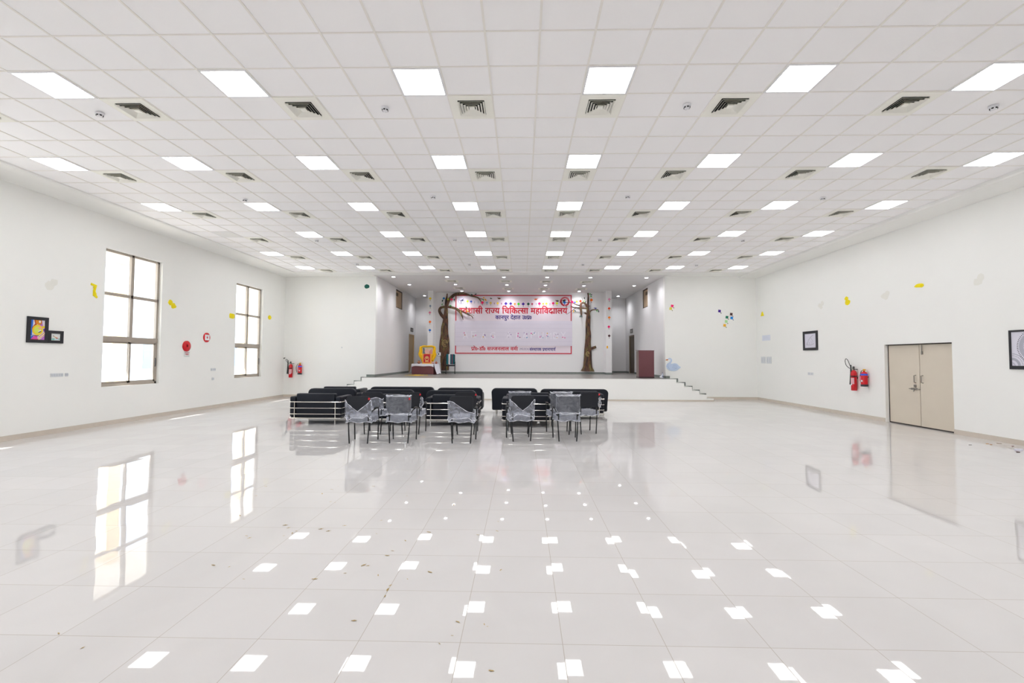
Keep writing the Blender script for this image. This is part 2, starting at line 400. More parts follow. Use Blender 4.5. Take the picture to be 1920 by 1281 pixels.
# stage block, its granite top and the two side flights of steps
XRS = [6.22, 6.53, 6.84, 7.13, 7.43, 7.70]; XLS = [-6.55, -6.85, -7.14, -7.44, -7.74, -8.02]
s = MB(); t = MB(); k = MB(); tr_ = MB()
s.box(XLS[0], XRS[0], YF, YB, 0, SZ-.02); s.box(SXL, SXR, YB, YR, 0, SZ-.02)
t.box(XLS[0], XRS[0], YF+.02, YB, SZ-.02, SZ); s.box(XLS[0], XRS[0], YF, YF+.02, SZ-.02, SZ); t.box(SXL, SXR, YB, YR, SZ-.02, SZ)
for i in range(1, 6):
    z = SZ-.155*i
    for X in (XRS, XLS):
        a, c = sorted((X[i-1], X[i])); s.box(a, c, YF, YB, 0, z-.018); tr_.box(a, c, YF+.03, YB, z-.018, z); s.box(a, c, YF, YF+.03, z-.018, z)
        e = .055 if X is XRS else -.055
        a2, c2 = sorted((X[i-1], X[i]+e)); k.box(a2, c2, YB-.012, YB, z, z+.15)
struct(s.build('stage', WALL, smooth=0)); struct(t.build('stage_floor', STAGEFLOOR, smooth=0)); struct(k.build('trim_steps', GRANITE, smooth=0)); struct(tr_.build('stage_steps', mat('tread_granite', (168, 170, 165), .3, var=.1, scale=20), smooth=0))

# skirting
def skirt(name, boxes, m): 
    q = MB()
    for bx in boxes: q.box(*bx)
    struct(q.build(name, m, smooth=0))
skirt('baseboard_left', [(XL, XL+.012, YBK, YB, 0, .105)], SKIRT)
skirt('baseboard_right', [(XR-.012, XR, YBK, DY0, 0, .105), (XR-.012, XR, DY1+.02, YB, 0, .105)], SKIRT)
skirt('baseboard_far', [(XL, XLS[5], YB-.012, YB, 0, .105), (XRS[5], XR, YB-.012, YB, 0, .105), (XLS[5], XRS[5], YF-.01, YF, 0, .05)], SKIRT)
skirt('baseboard_stage', [(-6.66, SXL+.012, YB-.012, YB, SZ, SZ+.10), (SXL, SXL+.012, YB-.012, LD[0], SZ, SZ+.10), (SXL, SXL+.012, LD[1], YR, SZ, SZ+.1),
    (SXR-.012, 6.24, YB-.012, YB, SZ, SZ+.10), (SXR-.012, SXR, YB-.012, RD[0], SZ, SZ+.10), (SXR-.012, SXR, RD[1], YR, SZ, SZ+.1),
    (SXL, SXR, YR-.012, YR, SZ, SZ+.10), (-4.66, 4.35, YW-.012, YW, SZ, SZ+.10), (-4.95, -4.65, 23.888, 23.9, SZ, SZ+.10), (4.34, 4.66, 23.888, 23.9, SZ, SZ+.10),
    (-4.66, -4.648, 23.888, YW, SZ, SZ+.1), (4.338, 4.35, 23.888, YW, SZ, SZ+.1), (4.65, 4.662, 23.888, YW+.2, SZ, SZ+.1), (-4.952, -4.94, 23.888, YW+.2, SZ, SZ+.1)], GRANITE)

# windows: bronze aluminium, two columns by three rows, the lowest row sliding
def window(n, y0, y1):
    fx0, fx1 = XL-.16, XL-.09
    f = MB(); f.box(fx0, fx1, y0, y1, WZ1-.06, WZ1); f.box(fx0, fx1, y0, y1, WZ0, WZ0+.06)
    f.box(fx0, fx1, y0, y0+.06, WZ0, WZ1); f.box(fx0, fx1, y1-.06, y1, WZ0, WZ1)
    ym = (y0+y1)/2; z1, z2 = 3.27, 2.14
    f.box(fx0, fx1, ym-.035, ym+.035, z2, WZ1); f.box(fx0, fx1, y0, y1, z1-.04, z1+.04); f.box(fx0-.01, fx1+.01, y0, y1, z2-.065, z2+.065)
    for a, c, z, w in ((y0+.06, ym-.035, z1, WZ1), (ym+.035, y1-.06, z1, WZ1), (y0+.06, ym-.035, z2, z1), (ym+.035, y1-.06, z2, z1)):
        f.box(fx0+.02, fx1+.006, a, a+.012, z, w); f.box(fx0+.02, fx1+.006, c-.012, c, z, w)
    root = struct(f.build('window_%d' % n, ALU, smooth=0))
    xp = (fx0+fx1)/2
    for a, c, z, w in ((y0+.05, ym-.03, z1+.03, WZ1-.05), (ym+.03, y1-.05, z1+.03, WZ1-.05), (y0+.05, ym-.03, z2+.06, z1-.03), (ym+.03, y1-.05, z2+.06, z1-.03)):
        MB().box(xp-.003, xp+.003, a, c, z, w).build('pane', GLASS, root, smooth=0)
    for a, c, off in ((y0+.06, ym+.03, -.02), (ym-.03, y1-.06, .02)):
        h = MB(); x0, x1 = xp+off-.014, xp+off+.014; zb, zt = WZ0+.06, z2-.065
        h.box(x0, x1, a, a+.055, zb, zt); h.box(x0, x1, c-.055, c, zb, zt); h.box(x0, x1, a, c, zb, zb+.055); h.box(x0, x1, a, c, zt-.045, zt)
        sash = h.build('sash', ALU, root, smooth=0)
        MB().box(xp+off-.003, xp+off+.003, a+.04, c-.04, zb+.04, zt-.03).build('pane', GLASS, sash, smooth=0)
        if off > 0:
            MB().tube([(x1+.03, c-.03, 1.42), (x1+.04, c-.03, 1.46), (x1+.04, c-.03, 1.62), (x1+.03, c-.03, 1.66)], .012, 6).build('sash_handle', BLACKP, sash)
    return root
for i, (a, c) in enumerate(WIN+WOFF): window(i+1, a, c)

# double door in the right wall
d = MB(); d.box(XR+.09, XR+.16, DY0, DY0+.02, 0, DZ); d.box(XR+.095, XR+.16, DY1-.02, DY1, 0, DZ); d.box(XR+.04, XR+.16, DY0, DY1, DZ-.018, DZ); d.box(XR+.10, XR+.16, DY0, DY1, 0, .03); d.box(XR+.141, XR+.16, DY0, DY1, 0, DZ)
door = struct(d.build('door_1', DARKTRIM, smooth=0))
DOORP = mat('cream_door_laminate', (214, 204, 188), 0.4, var=0.04, scale=2)
ydm = atx(1725.5, 720, XR+.10).y
for a, c, nm in ((ydm+.012, DY1-.022, 1), (DY0+.022, ydm-.004, 2)):
    lf = MB().box(XR+.10, XR+.14, a, c, .028, DZ-.026).build('door_leaf', DOORP, door, smooth=0)
    if nm == 1:
        MB().tube([(XR+.099, a+.11, 1.30), (XR+.05, a+.11, 1.29), (XR+.05, a+.11, 1.12), (XR+.099, a+.11, 1.11)], .010, 6).build('door_handle', STEEL, lf)
        h = MB(); h.tube([(XR+.08, a+.30, .95), (XR+.08, a-.03, .95)], .011, 6); h.box(XR+.088, XR+.101, a+.08, a+.26, .925, .975); h.tube([(XR+.08, a+.15, .95), (XR+.07, a+.16, .88)], .009, 6)
        h.box(XR+.08, XR+.101, a+.10, a+.16, 1.0, 1.06)
        h.build('slide_latch', STEEL, lf)
    else:
        MB().tube([(XR+.099, c-.08, 1.30), (XR+.05, c-.08, 1.29), (XR+.05, c-.08, 1.12), (XR+.099, c-.08, 1.11)], .010, 6).build('door_handle', STEEL, lf)
        h = MB(); h.tube([(XR+.08, c-.08, DZ-.03), (XR+.08, c-.08, DZ-.28)], .008, 6); h.box(XR+.08, XR+.101, c-.10, c-.06, DZ-.27, DZ-.20); h.build('tower_bolt', STEEL, lf)

# stage doors (left beige leaf, right one dark in a brown frame) and boarded high windows
BEIGE = mat('beige_door', (198, 168, 124), 0.5, var=0.05, scale=3)
for nm, X, sgn, D in (('door_2', SXL, -1, LD), ('door_3', SXR, 1, RD)):
    x0, x1 = sorted((X+sgn*.02, X+sgn*.12)); q = MB()
    q.box(x0, x1, D[0], D[0]+.06, D[2], D[3]); q.box(x0, x1, D[1]-.06, D[1], D[2], D[3]); q.box(x0, x1, D[0]+.06, D[1]-.06, D[3]-.07, D[3])
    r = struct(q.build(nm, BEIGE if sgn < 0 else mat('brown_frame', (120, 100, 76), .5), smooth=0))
    x0, x1 = sorted((X+sgn*.06, X+sgn*.1))
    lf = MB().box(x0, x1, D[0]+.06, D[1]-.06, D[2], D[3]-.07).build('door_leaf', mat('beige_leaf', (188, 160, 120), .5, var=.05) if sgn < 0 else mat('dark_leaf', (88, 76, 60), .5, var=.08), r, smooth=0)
    MB().ball(((x0 if sgn > 0 else x1), D[0]+.18, D[2]+1.0), .03, .03, .03).build('door_knob', STEEL, lf)
for n, X, sgn, W in ((5, SXL, -1, LW), (6, SXR, 1, RW)):
    x0, x1 = sorted((X+sgn*.05, X+sgn*.12)); q = MB()
    q.box(x0, x1, W[0], W[0]+.05, W[2], W[3]); q.box(x0, x1, W[1]-.05, W[1], W[2], W[3]); q.box(x0, x1, W[0], W[1], W[3]-.05, W[3]); q.box(x0, x1, W[0], W[1], W[2], W[2]+.05)
    r = struct(q.build('window_%d' % n, DARKTRIM, smooth=0)); x0, x1 = sorted((X+sgn*.07, X+sgn*.1)); w3 = (W[1]-W[0]-.1)/3
    for j in range(3):
        MB().box(x0, x1, W[0]+.05+j*w3+.006, W[0]+.05+(j+1)*w3-.006, W[2]+.05, W[3]-.05).build('plywood_board', PLY, r, smooth=0)
    MB().box(*sorted((X+sgn*.055, X+sgn*.07)), W[0]+.25, W[0]+.6, W[3]-.32, W[3]-.16).build('paper_patch', mat('dark_print', (110, 96, 80), .8, var=.4, scale=25), r, smooth=0)

# outside the left windows: a roof added to trim the sun to a thin strip, pillars, yard, pale building beyond
PLAST = mat('exterior_plaster', (236, 232, 226), .8, var=.02); CREAM = mat('cream_plaster', (240, 214, 172), .8, var=.03)
struct(MB().box(-12.86, XL-.24, YBK, 30, 4.6, 4.75).build('exterior_sun_blocker_roof', PLAST, smooth=0))
struct(MB().box(-60, XL-.24, -20, 60, -.25, -.1).build('exterior_ground', mat('yard_concrete', (214, 208, 198), .8, var=.05, scale=.5), smooth=0))
p0, p1 = atx(207, 600, -12.6), atx(231, 600, -12.6)
for yy in (p0.y, p0.y-5.2, p0.y+5.4+1.2):
    struct(MB().box(-12.8, -12.5, yy, yy+(p1.y-p0.y), -.1, 4.6).build('exterior_pillar', CREAM, smooth=0))
bl = thing('pale_building', 'pale building across the yard, seen through the left windows', 'building', (-26, 30, -.1))
MB().box(-4, 0, -22, 30, 0, 8).build('facade', PLAST, bl, smooth=0)
for yy in (-14, -9, -4, 1, 6, 11, 16):
    MB().box(0, .03, yy, yy+1.6, 1.0, 3.0).build('window', mat('far_window', (150, 170, 200), .3), bl, smooth=0)

# ================================================================== CEILING FITTINGS
ROWN = ['nearest row', 'second row from the front', 'third row from the front', 'fourth row from the front', 'fifth row from the front', 'farthest row before the stage']
COLS = [-12, -8, -4, 0, 4, 8, 12, 16]
def light_panel(label, loc):
    t = thing('ceiling_light_panel', label, 'ceiling light', loc, 0, 'square panel lights in the hall ceiling')
    f = MB()
    for a in ((-.297, .297, -.297, -.272), (-.297, .297, .272, .297), (-.297, -.272, -.272, .272), (.272, .297, -.272, .272)): f.box(a[0], a[1], a[2], a[3], -.008, 0)
    f.build('panel_frame', WHITEP, t, smooth=0)
    MB().box(-.273, .273, -.273, .273, -.005, -.002).build('diffuser', PANEL, t, smooth=0)
    return t
def vent(label, loc, group='four-way air vents in the hall ceiling', name='ceiling_vent'):
    t = thing(name, label, 'air vent', loc, 0, group)
    f = MB(); R, r = .294, .185
    for a in ((-R, R, -R, -r), (-R, R, r, R), (-R, -r, -r, r), (r, R, -r, r)): f.box(a[0], a[1], a[2], a[3], -.006, 0)
    f.build('face_plate', VENTCREAM, t, smooth=0)
    MB().box(-r-.005, r+.005, -r-.005, r+.005, .0, .004).build('duct_opening', VENTDARK, t, smooth=0)
    l = MB()
    for ro, ri in ((.183, .158), (.146, .121), (.109, .084), (.072, .050)):
        zo, zi = -.027, -.003
        for th in (0, .0025):
            vs = [(-ro, -ro, zo+th), (ro, -ro, zo+th), (ro, ro, zo+th), (-ro, ro, zo+th), (-ri, -ri, zi+th), (ri, -ri, zi+th), (ri, ri, zi+th), (-ri, ri, zi+th)]
            l.add(vs, [(0, 1, 5, 4), (1, 2, 6, 5), (2, 3, 7, 6), (3, 0, 4, 7)])
    l.prism([(-.038, -.038), (.038, -.038), (.038, .038), (-.038, .038)], -.022, -.004, 0, 'z')
    l.build('louvre', VENTCREAM, t, smooth=0)
    return t
proto = None; vp = None
for ri, v in enumerate((0, 4, 8, 12, 16, 20)):
    cs = [c for c in COLS if not (v == 0 and c in (-12, 16))]
    for i, c in enumerate(cs):
        x, y = gu(c+.5), gv(v+.5)
        off = (v == 12 and c == -12)
        if off:
            t = thing('ceiling_light_panel', 'unlit grey ceiling light panel, first from left in the fourth row from the front', 'ceiling light', (x, y, CZ), 0, 'square panel lights in the hall ceiling')
            for ch in proto.children:
                q = ch.copy(); COL.objects.link(q); q.parent = t
                if q.name.startswith('diffuser'):
                    q.data = q.data.copy(); q.data.materials.clear(); q.data.materials.append(mat('unlit_diffuser', (228, 228, 226), .5, var=.01))
            continue
        lab = 'glowing white square ceiling light panel, %s from left in the %s' % (ORD[i], ROWN[ri])
        if proto is None: proto = light_panel(lab, (x, y, CZ))
        else: dup(proto, (x, y, CZ), lab)
    vs = [c for c in (-11, -7, -3, 1, 4, 7, 11, 15) if not (v == 0 and c == 15)]
    for i, c in enumerate(vs):
        lab = 'cream louvred ceiling air vent, %s from left in the %s' % (ORD[i], ROWN[ri])
        loc = (gu(c+.5), gv(v+1.5), CZ)
        if vp is None: vp = vent(lab, loc)
        else: dup(vp, loc, lab)
STV = [(847, 527), (948, 527.6), (1024.2, 528.4), (1099.4, 529), (861, 540.4), (952.7, 541.2), (1019.8, 541.6), (1089.8, 542.1)]
for i, (px, py) in enumerate(STV):
    p = atz(px, py, CZ+.01)
    lab = 'cream air vent in the stage ceiling, %s from left in the %s row' % (ORD[i % 4], 'front' if i < 4 else 'rear')
    dup(vp, (p.x, p.y, CZ+.01), lab, group='air vents in the stage ceiling')
dp = None
DL = [(737.7, 519.4), (838, 519.4), (944.8, 520), (1026.2, 520.2), (1107, 520.8), (1212, 521), (767.5, 534), (854, 533.7), (950.4, 534.5), (1022.7, 535.1), (1095, 536), (1189, 536), (866, 546), (953.9, 546), (1019.8, 546.5), (1086, 546.5), (796, 554.7), (1159, 555.5)]
for i, (px, py) in enumerate(DL):
    p = atz(px, py, CZ+.01)
    if i >= 16: p.y = min(p.y, 26.3)
    lab = ('round recessed downlight in the stage ceiling, %s from left in the %s row' % (ORD[i if i < 6 else (i-6 if i < 12 else i-12)], 'front' if i < 6 else 'middle' if i < 12 else 'rear')) if i < 16 else \
          'round recessed downlight above the %s stage door' % ('left' if i == 16 else 'right')
    if dp is None:
        dp = thing('recessed_downlight', lab, 'downlight', (p.x, p.y, CZ+.01), 0, 'round downlights in the stage ceiling')
        MB().lathe([(.068, -.004), (.085, -.006), (.09, -.003), (.09, 0), (.068, 0)], 20, cap=False).build('trim_ring', WHITEP, dp)
        MB().lathe([(.0, -.0035), (.068, -.0035), (.068, 0), (0, 0)], 20).build('lens', DOWN, dp)
    else: dup(dp, (p.x, p.y, CZ+.01), lab)
SD = [(187, 216), (722, 206), (1288, 201), (1863, 203), (459, 376), (812, 370.5), (1177, 370), (1543, 373), (594, 452), (853, 450.5), (1125, 450.5), (1393, 452), (670, 496), (880, 497), (1093, 497), (1306, 498)]
sp = None
for i, (px, py) in enumerate(SD):
    p = atz(px, py, CZ-.03)
    lab = 'small round white smoke detector, %s from left in the %s' % (ORD[i % 4], ['nearest row', 'second row', 'third row', 'farthest row'][i//4])
    if sp is None:
        sp = thing('smoke_detector', lab, 'smoke detector', (p.x, p.y, CZ), 0, 'smoke detectors on the hall ceiling')
        MB().lathe([(.055, 0), (.055, -.018), (.048, -.024), (.0, -.024)], 16).build('base', WHITEP, sp)
        h = MB().lathe([(.042, -.024), (.04, -.036), (.034, -.05), (0, -.052)], 16)
        for k in range(6):
            a = k*PI/3; h.box(-.012, .012, .037, .043, -.046, -.03, 1)
            n = len(h.v); R_ = Matrix.Rotation(a, 4, 'Z')
            for q in range(n-8, n): h.v[q] = tuple(R_ @ Vector(h.v[q]))
        h.build('sensor_head', [WHITEP, VENTDARK], sp)
    else: dup(sp, (p.x, p.y, CZ), lab)
# ================================================================== THINGS ON THE WALLS
PL = {'L': (lambda px, py: atx(px, py, XL), PI/2), 'R': (lambda px, py: atx(px, py, XR), -PI/2), 'F': (lambda px, py: aty(px, py, YB), 0.0),
      'B': (lambda px, py: aty(px, py, YW), 0.0), 'N': (lambda px, py: aty(px, py, YW-.012), 0.0), 'T': (lambda px, py: aty(px, py, YW-.144), 0.0), 'K': (lambda px, py: aty(px, py, 23.9), 0.0)}
def wthing(name, label, cat, side, px, py, group=None):
    f, rz = PL[side]; o = thing(name, label, cat, f(px, py), rz, group); o.location += Matrix.Rotation(rz, 3, 'Z') @ Vector((0, .0015, 0)); return o
def wsize(side, tl, tr, br, bl):
    """Width and height of a rectangle on a wall, and its centre, from its corners in the photograph."""
    f, _ = PL[side]; a, b, c, d = f(*tl), f(*tr), f(*br), f(*bl)
    h = lambda p, q: math.hypot(p.x-q.x, p.y-q.y)
    return (h(a, b)+h(d, c))/2, (a.z-d.z+b.z-c.z)/2, (a+b+c+d)/4
def wrectthing(name, label, cat, side, tl, tr, br, bl, group=None):
    w, h, c = wsize(side, tl, tr, br, bl); c = c+Matrix.Rotation(PL[side][1], 3, 'Z') @ Vector((0, .0015, 0)); return thing(name, label, cat, c, PL[side][1], group), w, h
def ell(cx, cz, rx, rz, n=24, a0=0, a1=360):
    return [(cx+rx*math.cos(math.radians(a0+(a1-a0)*k/n)), cz+rz*math.sin(math.radians(a0+(a1-a0)*k/n))) for k in range(n+(0 if a1-a0 == 360 else 1))]
def strip(pts, w):
    """outline of a stroke of width w along a 2D line"""
    L_, R_ = [], []
    for i, p in enumerate(pts):
        a = pts[max(i-1, 0)]; b = pts[min(i+1, len(pts)-1)]; dx, dz = b[0]-a[0], b[1]-a[1]; l = math.hypot(dx, dz) or 1
        ww = w[i] if isinstance(w, (list, tuple)) else w
        L_.append((p[0]-dz/l*ww/2, p[1]+dx/l*ww/2)); R_.append((p[0]+dz/l*ww/2, p[1]-dx/l*ww/2))
    return L_+R_[::-1]
def frame_bars(w, h, b, d, bb=None):
    bb = b if bb is None else bb; f = MB()
    f.box(-w/2, w/2, -d, 0, h/2-b, h/2); f.box(-w/2, w/2, -d, 0, -h/2, -h/2+bb); f.box(-w/2, -w/2+b, -d, 0, -h/2+bb, h/2-b); f.box(w/2-b, w/2, -d, 0, -h/2+bb, h/2-b)
    return f
FRAMEB = mat('black_card_frame', (30, 30, 36), .5, var=.08)

# colourful painting in a black frame (left wall): abstract folk shapes
t, w, h = wrectthing('framed_painting', 'large colourful painting in a black frame on the left wall', 'painting', 'L', (50.2, 593), (90, 596), (87.5, 642.5), (48.5, 643))
frame_bars(w, h, .065, .03).build('picture_frame', FRAMEB, t, smooth=0)
PC = [(228, 222, 230), (24, 104, 214), (226, 140, 24), (238, 206, 30), (216, 226, 96), (196, 120, 205), (176, 60, 30), (222, 84, 176), (34, 24, 28), (240, 240, 236), (240, 170, 150), (120, 60, 160)]
a = MB(); W2, H2 = w/2-.06, h/2-.06
def q(pts, m, l): a.prism([(x*W2, z*H2) for x, z in pts], -.012-.0012*l, -.010-.0012*l, m)
q([(-1, -1), (1, -1), (1, 1), (-1, 1)], 0, 0); q([(-1, -.6), (-.72, -.6), (-.6, 1), (-1, 1)], 1, 1); q([(-1, -1), (-.7, -1), (-.5, -.55), (-1, -.7)], 1, 1)
q([(-.5, 1), (.5, 1), (.6, .7), (.45, .5), (-.1, .55), (-.6, .1), (-.75, -.05), (-.75, .2), (-.35, .6)], 6, 2); q([(-.35, 1), (.45, 1), (.5, .62), (.1, .5), (-.25, .6)], 2, 3); q(ell(.25, .82, .13, .12), 9, 4)
q([(.1, .5), (.6, .75), (.75, .4), (.5, .3)], 5, 2); q(ell(.0, -.02, .72, .52), 3, 3); q(ell(-.02, -.02, .48, .36), 4, 4); q(ell(.75, .3, .2, .12), 3, 4); q(ell(.3, .18, .25, .1), 10, 5)
q([(.1, -.22), (.45, -.1), (.5, -.17), (.12, -.3)], 8, 5); q([(.05, -.13), (.45, .0), (.45, -.09), (.1, -.21)], 9, 5); q([(.75, .1), (1, .2), (1, -.2), (.8, -.1)], 11, 2)
q([(-.75, -.5), (-.35, -.62), (.2, -.62), (.2, -.56), (-.35, -.55)], 8, 4); q([(-.9, -1), (.1, -1), (.0, -.62), (-.5, -.62)], 7, 2); q([(.3, -1), (1, -1), (1, -.5)], 5, 2)
q(strip([(.2, -1), (.3, -.75), (.55, -.6), (1, -.3)], .22), 2, 3); q(strip([(.2, -1), (.3, -.75), (.55, -.6), (1, -.3)], .08), 9, 4); q([(-.8, -1), (.1, -1), (.1, -.93), (-.8, -.93)], 6, 4)
a.build('painted_sheet', [paint(c) for c in PC], t, smooth=0)
# small framed picture beside it
t, w, h = wrectthing('framed_picture', 'small black framed picture of a bird over water on the left wall', 'picture', 'L', (89, 620), (117.5, 621), (116.5, 643.5), (88.5, 644))
frame_bars(w, h, .06, .03).build('picture_frame', FRAMEB, t, smooth=0)
a = MB(); W2, H2 = w/2-.055, h/2-.055
q([(-1, -1), (1, -1), (1, 1), (-1, 1)], 0, 0); q(ell(-.45, -.62, .35, .22), 1, 1); q([(-.3, -.7), (.8, -.75), (.8, -.5), (-.1, -.55)], 2, 1); q([(.6, -.6), (.9, -.62), (.9, -.4), (.6, -.45)], 3, 2)
q(strip([(-.4, .25), (-.1, 0), (.35, -.3)], [.1, .14, .2]), 4, 2); q(ell(-.42, .27, .1, .1), 5, 3); q(ell(.3, -.33, .22, .1), 6, 3)
a.build('painted_sheet', [paint(c) for c in ((226, 228, 226), (120, 200, 190), (190, 224, 238), (60, 160, 130), (214, 160, 90), (60, 56, 60), (190, 60, 70))], t, smooth=0)

# yellow paper scraps, each its own ragged shape
YEL = mat('yellow_crepe', (240, 222, 20), .8, var=.08, scale=20, bump=.3, bscale=30)
def scrap(name, label, side, px, py, shape, m=YEL, cat='paper decoration', th=.012, fold=.008, group='torn yellow paper shapes'):
    t = wthing(name, label, cat, side, px, py, group); d = MB()
    for k_, s_ in enumerate(shape): d.prism(s_, -th-.0012*k_, 0)
    d.build('paper_layer', m, t, smooth=0); f = MB()
    for k_, s_ in enumerate(shape):
        c = (sum(p[0] for p in s_)/len(s_), sum(p[1] for p in s_)/len(s_)); f.prism([(c[0]+(p[0]-c[0])*.55, c[1]+(p[1]-c[1])*.5) for p in s_], -th-fold-.0012*k_, -th-.0012*k_)
    f.build('crumpled_fold', m, t, smooth=0)
    return t
def blob(cx, cz, rx, rz, n=11, j=.22): return [(cx+rx*(1+random.uniform(-j, j))*math.cos(2*PI*k/n), cz+rz*(1+random.uniform(-j, j))*math.sin(2*PI*k/n)) for k in range(n)]
YP = 'yellow_paper_scrap'
scrap(YP, 'thin bent yellow paper scrap left of the near window', 'L', 175, 545, [strip([(-.07, .15), (.05, .12), (.02, 0), (.03, -.1), (.1, -.16)], [.05, .08, .06, .09, .04])])
scrap(YP, 'oval yellow paper scrap right of the near window', 'L', 321.5, 570, [blob(-.05, .04, .09, .08), blob(.07, -.05, .1, .08)])
scrap(YP, 'yellow paper scrap at the left edge of the far window', 'L', 434.5, 592.5, [blob(0, 0, .17, .1)])
scrap(YP, 'small square yellow paper scrap between the far window and the corner', 'L', 505.5, 595.5, [blob(0, 0, .12, .09, 7, .12)])
scrap(YP, 'triangular yellow paper scrap near the far end of the right wall', 'R', 1429.5, 590, [[(-.12, -.06), (.13, -.06), (.03, .12), (-.03, .12)]])
scrap(YP, 'two-lobed yellow paper scrap above the framed pencil drawing', 'R', 1589, 564, [blob(-.03, .07, .08, .06), blob(.02, -.05, .11, .08)])
scrap(YP, 'flat oval yellow paper scrap above the double door', 'R', 1724, 535.3, [blob(0, 0, .15, .055)])
STAIN = mat('old_glue_patch', (233, 232, 225), .8, var=.02)
for sd, px, py, lb in (('L', 98, 536, 'faint torn paper trace on the left wall above the framed painting'), ('R', 1540, 574, 'faint torn paper trace above the framed pencil drawing'),
                       ('R', 1661, 556, 'faint torn paper trace between two yellow scraps, left of the double door'), ('R', 1836, 527, 'faint torn paper trace right of the double door, high on the wall')):
    scrap('torn_paper_trace', lb, sd, px, py, [blob(-.04, 0, .12, .09, 9, .35), blob(.05, .08, .08, .08, 8, .3)], STAIN, 'paper remnant', .0025, .001, 'torn paper traces')
# grey-green balloon-like leaf high on the far left wall
scrap('green_paper_shape', 'dark green oval paper shape high on the far wall left of the stage', 'F', 687.8, 537.3, [blob(0, 0, .115, .09, 12, .1)], mat('dark_green_paper', (10, 92, 80), .7), group=None)

# fire alarm sounder, its sign, call point
t = wthing('fire_alarm_sounder', 'round red fire alarm sounder between the two left windows', 'fire alarm', 'L', 349.2, 649.3)
MB().lathe([(.165, 0), (.165, .025), (.14, .045), (.06, .055), (0, .055)], 24).move(Matrix.Rotation(PI/2, 4, 'X')).build('sounder_body', REDPAINT, t)
s_ = MB()
for i in range(5): s_.box(-.05+i*.012, -.044+i*.012, -.059, -.055, -.03, .05)
s_.build('sounder_grille', mat('dark_red', (120, 16, 20), .5), t, smooth=0)
t, w, h = wrectthing('fire_sign', 'small white sign with red lettering below the round fire alarm', 'sign', 'L', (345, 658.5), (355.8, 658.5), (355, 669), (344.5, 669))
MB().prism(rrect(-w/2, w/2, -h/2, h/2, .02, 3), -.012, 0).build('sign_plate', mat('sign_white', (226, 230, 228), .4, var=.01), t, smooth=0)
def word(txt, width, height, m, parent, name, loc):
    c = bpy.data.curves.new(name, 'FONT'); c.body = txt; c.size = 1; c.extrude = .002; o = bpy.data.objects.new(name, c); COL.objects.link(o)
    me = bpy.data.meshes.new_from_object(o.evaluated_get(bpy.context.evaluated_depsgraph_get())); COL.objects.unlink(o); bpy.data.objects.remove(o)
    xs = [v.co.x for v in me.vertices]; ys = [v.co.y for v in me.vertices]; x0, x1, y0, y1 = min(xs), max(xs), min(ys), max(ys)
    for v in me.vertices: v.co = Vector(((v.co.x-x0)/(x1-x0)*width-width/2, -v.co.z, (v.co.y-y0)/(y1-y0)*height-height/2))
    me.materials.clear(); me.materials.append(m); r = bpy.data.objects.new(name, me); COL.objects.link(r); r.parent = parent; r.location = loc; return r
RD_ = mat('sign_red', (176, 22, 48), .5)
word('IN CASE OF', w*.72, h*.16, RD_, t, 'lettering', (0, -.014, h*.24)); word('FIRE', w*.62, h*.3, RD_, t, 'lettering', (0, -.014, -h*.08))
MB().box(-w*.4, w*.4, -.014, -.012, -h*.46, -h*.42).build('sign_edge', mat('sign_grey', (120, 128, 126), .5), t, smooth=0)
t = wthing('fire_call_point', 'round red call point with a white square face on the left wall', 'fire alarm', 'L', 387, 633)
MB().lathe([(.155, 0), (.155, .02), (.145, .026), (0, .026)], 24).move(Matrix.Rotation(PI/2, 4, 'X')).build('housing', REDPAINT, t)
MB().prism(rrect(-.105, .105, -.09, .09, .012, 3), -.031, -.026).build('glass_face', WHITEP, t, smooth=0)
MB().prism([(-.04, 0), (0, -.045), (.04, 0), (0, .045)], -.033, -.031).build('arrow_mark', RD_, t, smooth=0)

# switch plates and pale notices
def plate(label, side, tl, br, n, name='switch_plate', cat='switch plate'):
    t, w, h = wrectthing(name, label, cat, side, tl, (br[0], tl[1]), br, (tl[0], br[1]), 'pale switch plates on the walls')
    MB().prism(rrect(-w/2, w/2, -h/2, h/2, .01, 2), -.012, 0).build('plate', GREYP, t, smooth=0)
    for k in range(n):
        x = -w/2+w*(k+.5)/n; MB().box(x-.018, x+.018, -.017, -.012, -h*.3, h*.3).build('rocker_switch', mat('switch_grey', (196, 200, 206), .4), t, smooth=0)
plate('wide pale switch plate low on the left wall below the small framed picture', 'L', (94, 700), (118, 707), 5)
plate('narrow pale switch plate beside the wide one below the framed pictures', 'L', (121, 699.5), (127, 706), 2)
plate('pale switch plate between the fire alarm call point and the far window', 'L', (395, 690.5), (404, 695.5), 3)
plate('small pale socket between the call point and the far window, below the switch plate', 'L', (397, 708), (401, 713), 1)
plate('left one of two tall pale switch plates near the far right corner', 'R', (1427.5, 669), (1435.5, 681.5), 2)
plate('right one of two tall pale switch plates near the far right corner', 'R', (1437.5, 669), (1446.5, 682), 2)
plate('small pale socket plate below the framed pencil drawing', 'R', (1515, 698.5), (1525, 703.5), 2)
plate('pale switch plate on the left side wall of the stage beside its opening', 'F', (640.2, 650.5), (642.2, 653), 1)
t, w, h = wrectthing('pinned_notice', 'pale blank notice sheet above the two tall switch plates', 'notice', 'R', (1429, 628.5), (1444.5, 628.5), (1444.5, 639), (1429, 639))
MB().box(-w/2, w/2, -.003, 0, -h/2, h/2).build('sheet', mat('notice_blue_white', (222, 226, 236), .7), t, smooth=0)
l = MB()
for i in range(4): l.box(-w*.35, w*.35, -.005, -.003, h*.28-i*h*.17, h*.31-i*h*.17)
l.build('faint_lines', mat('notice_line', (200, 206, 222), .7), t, smooth=0)

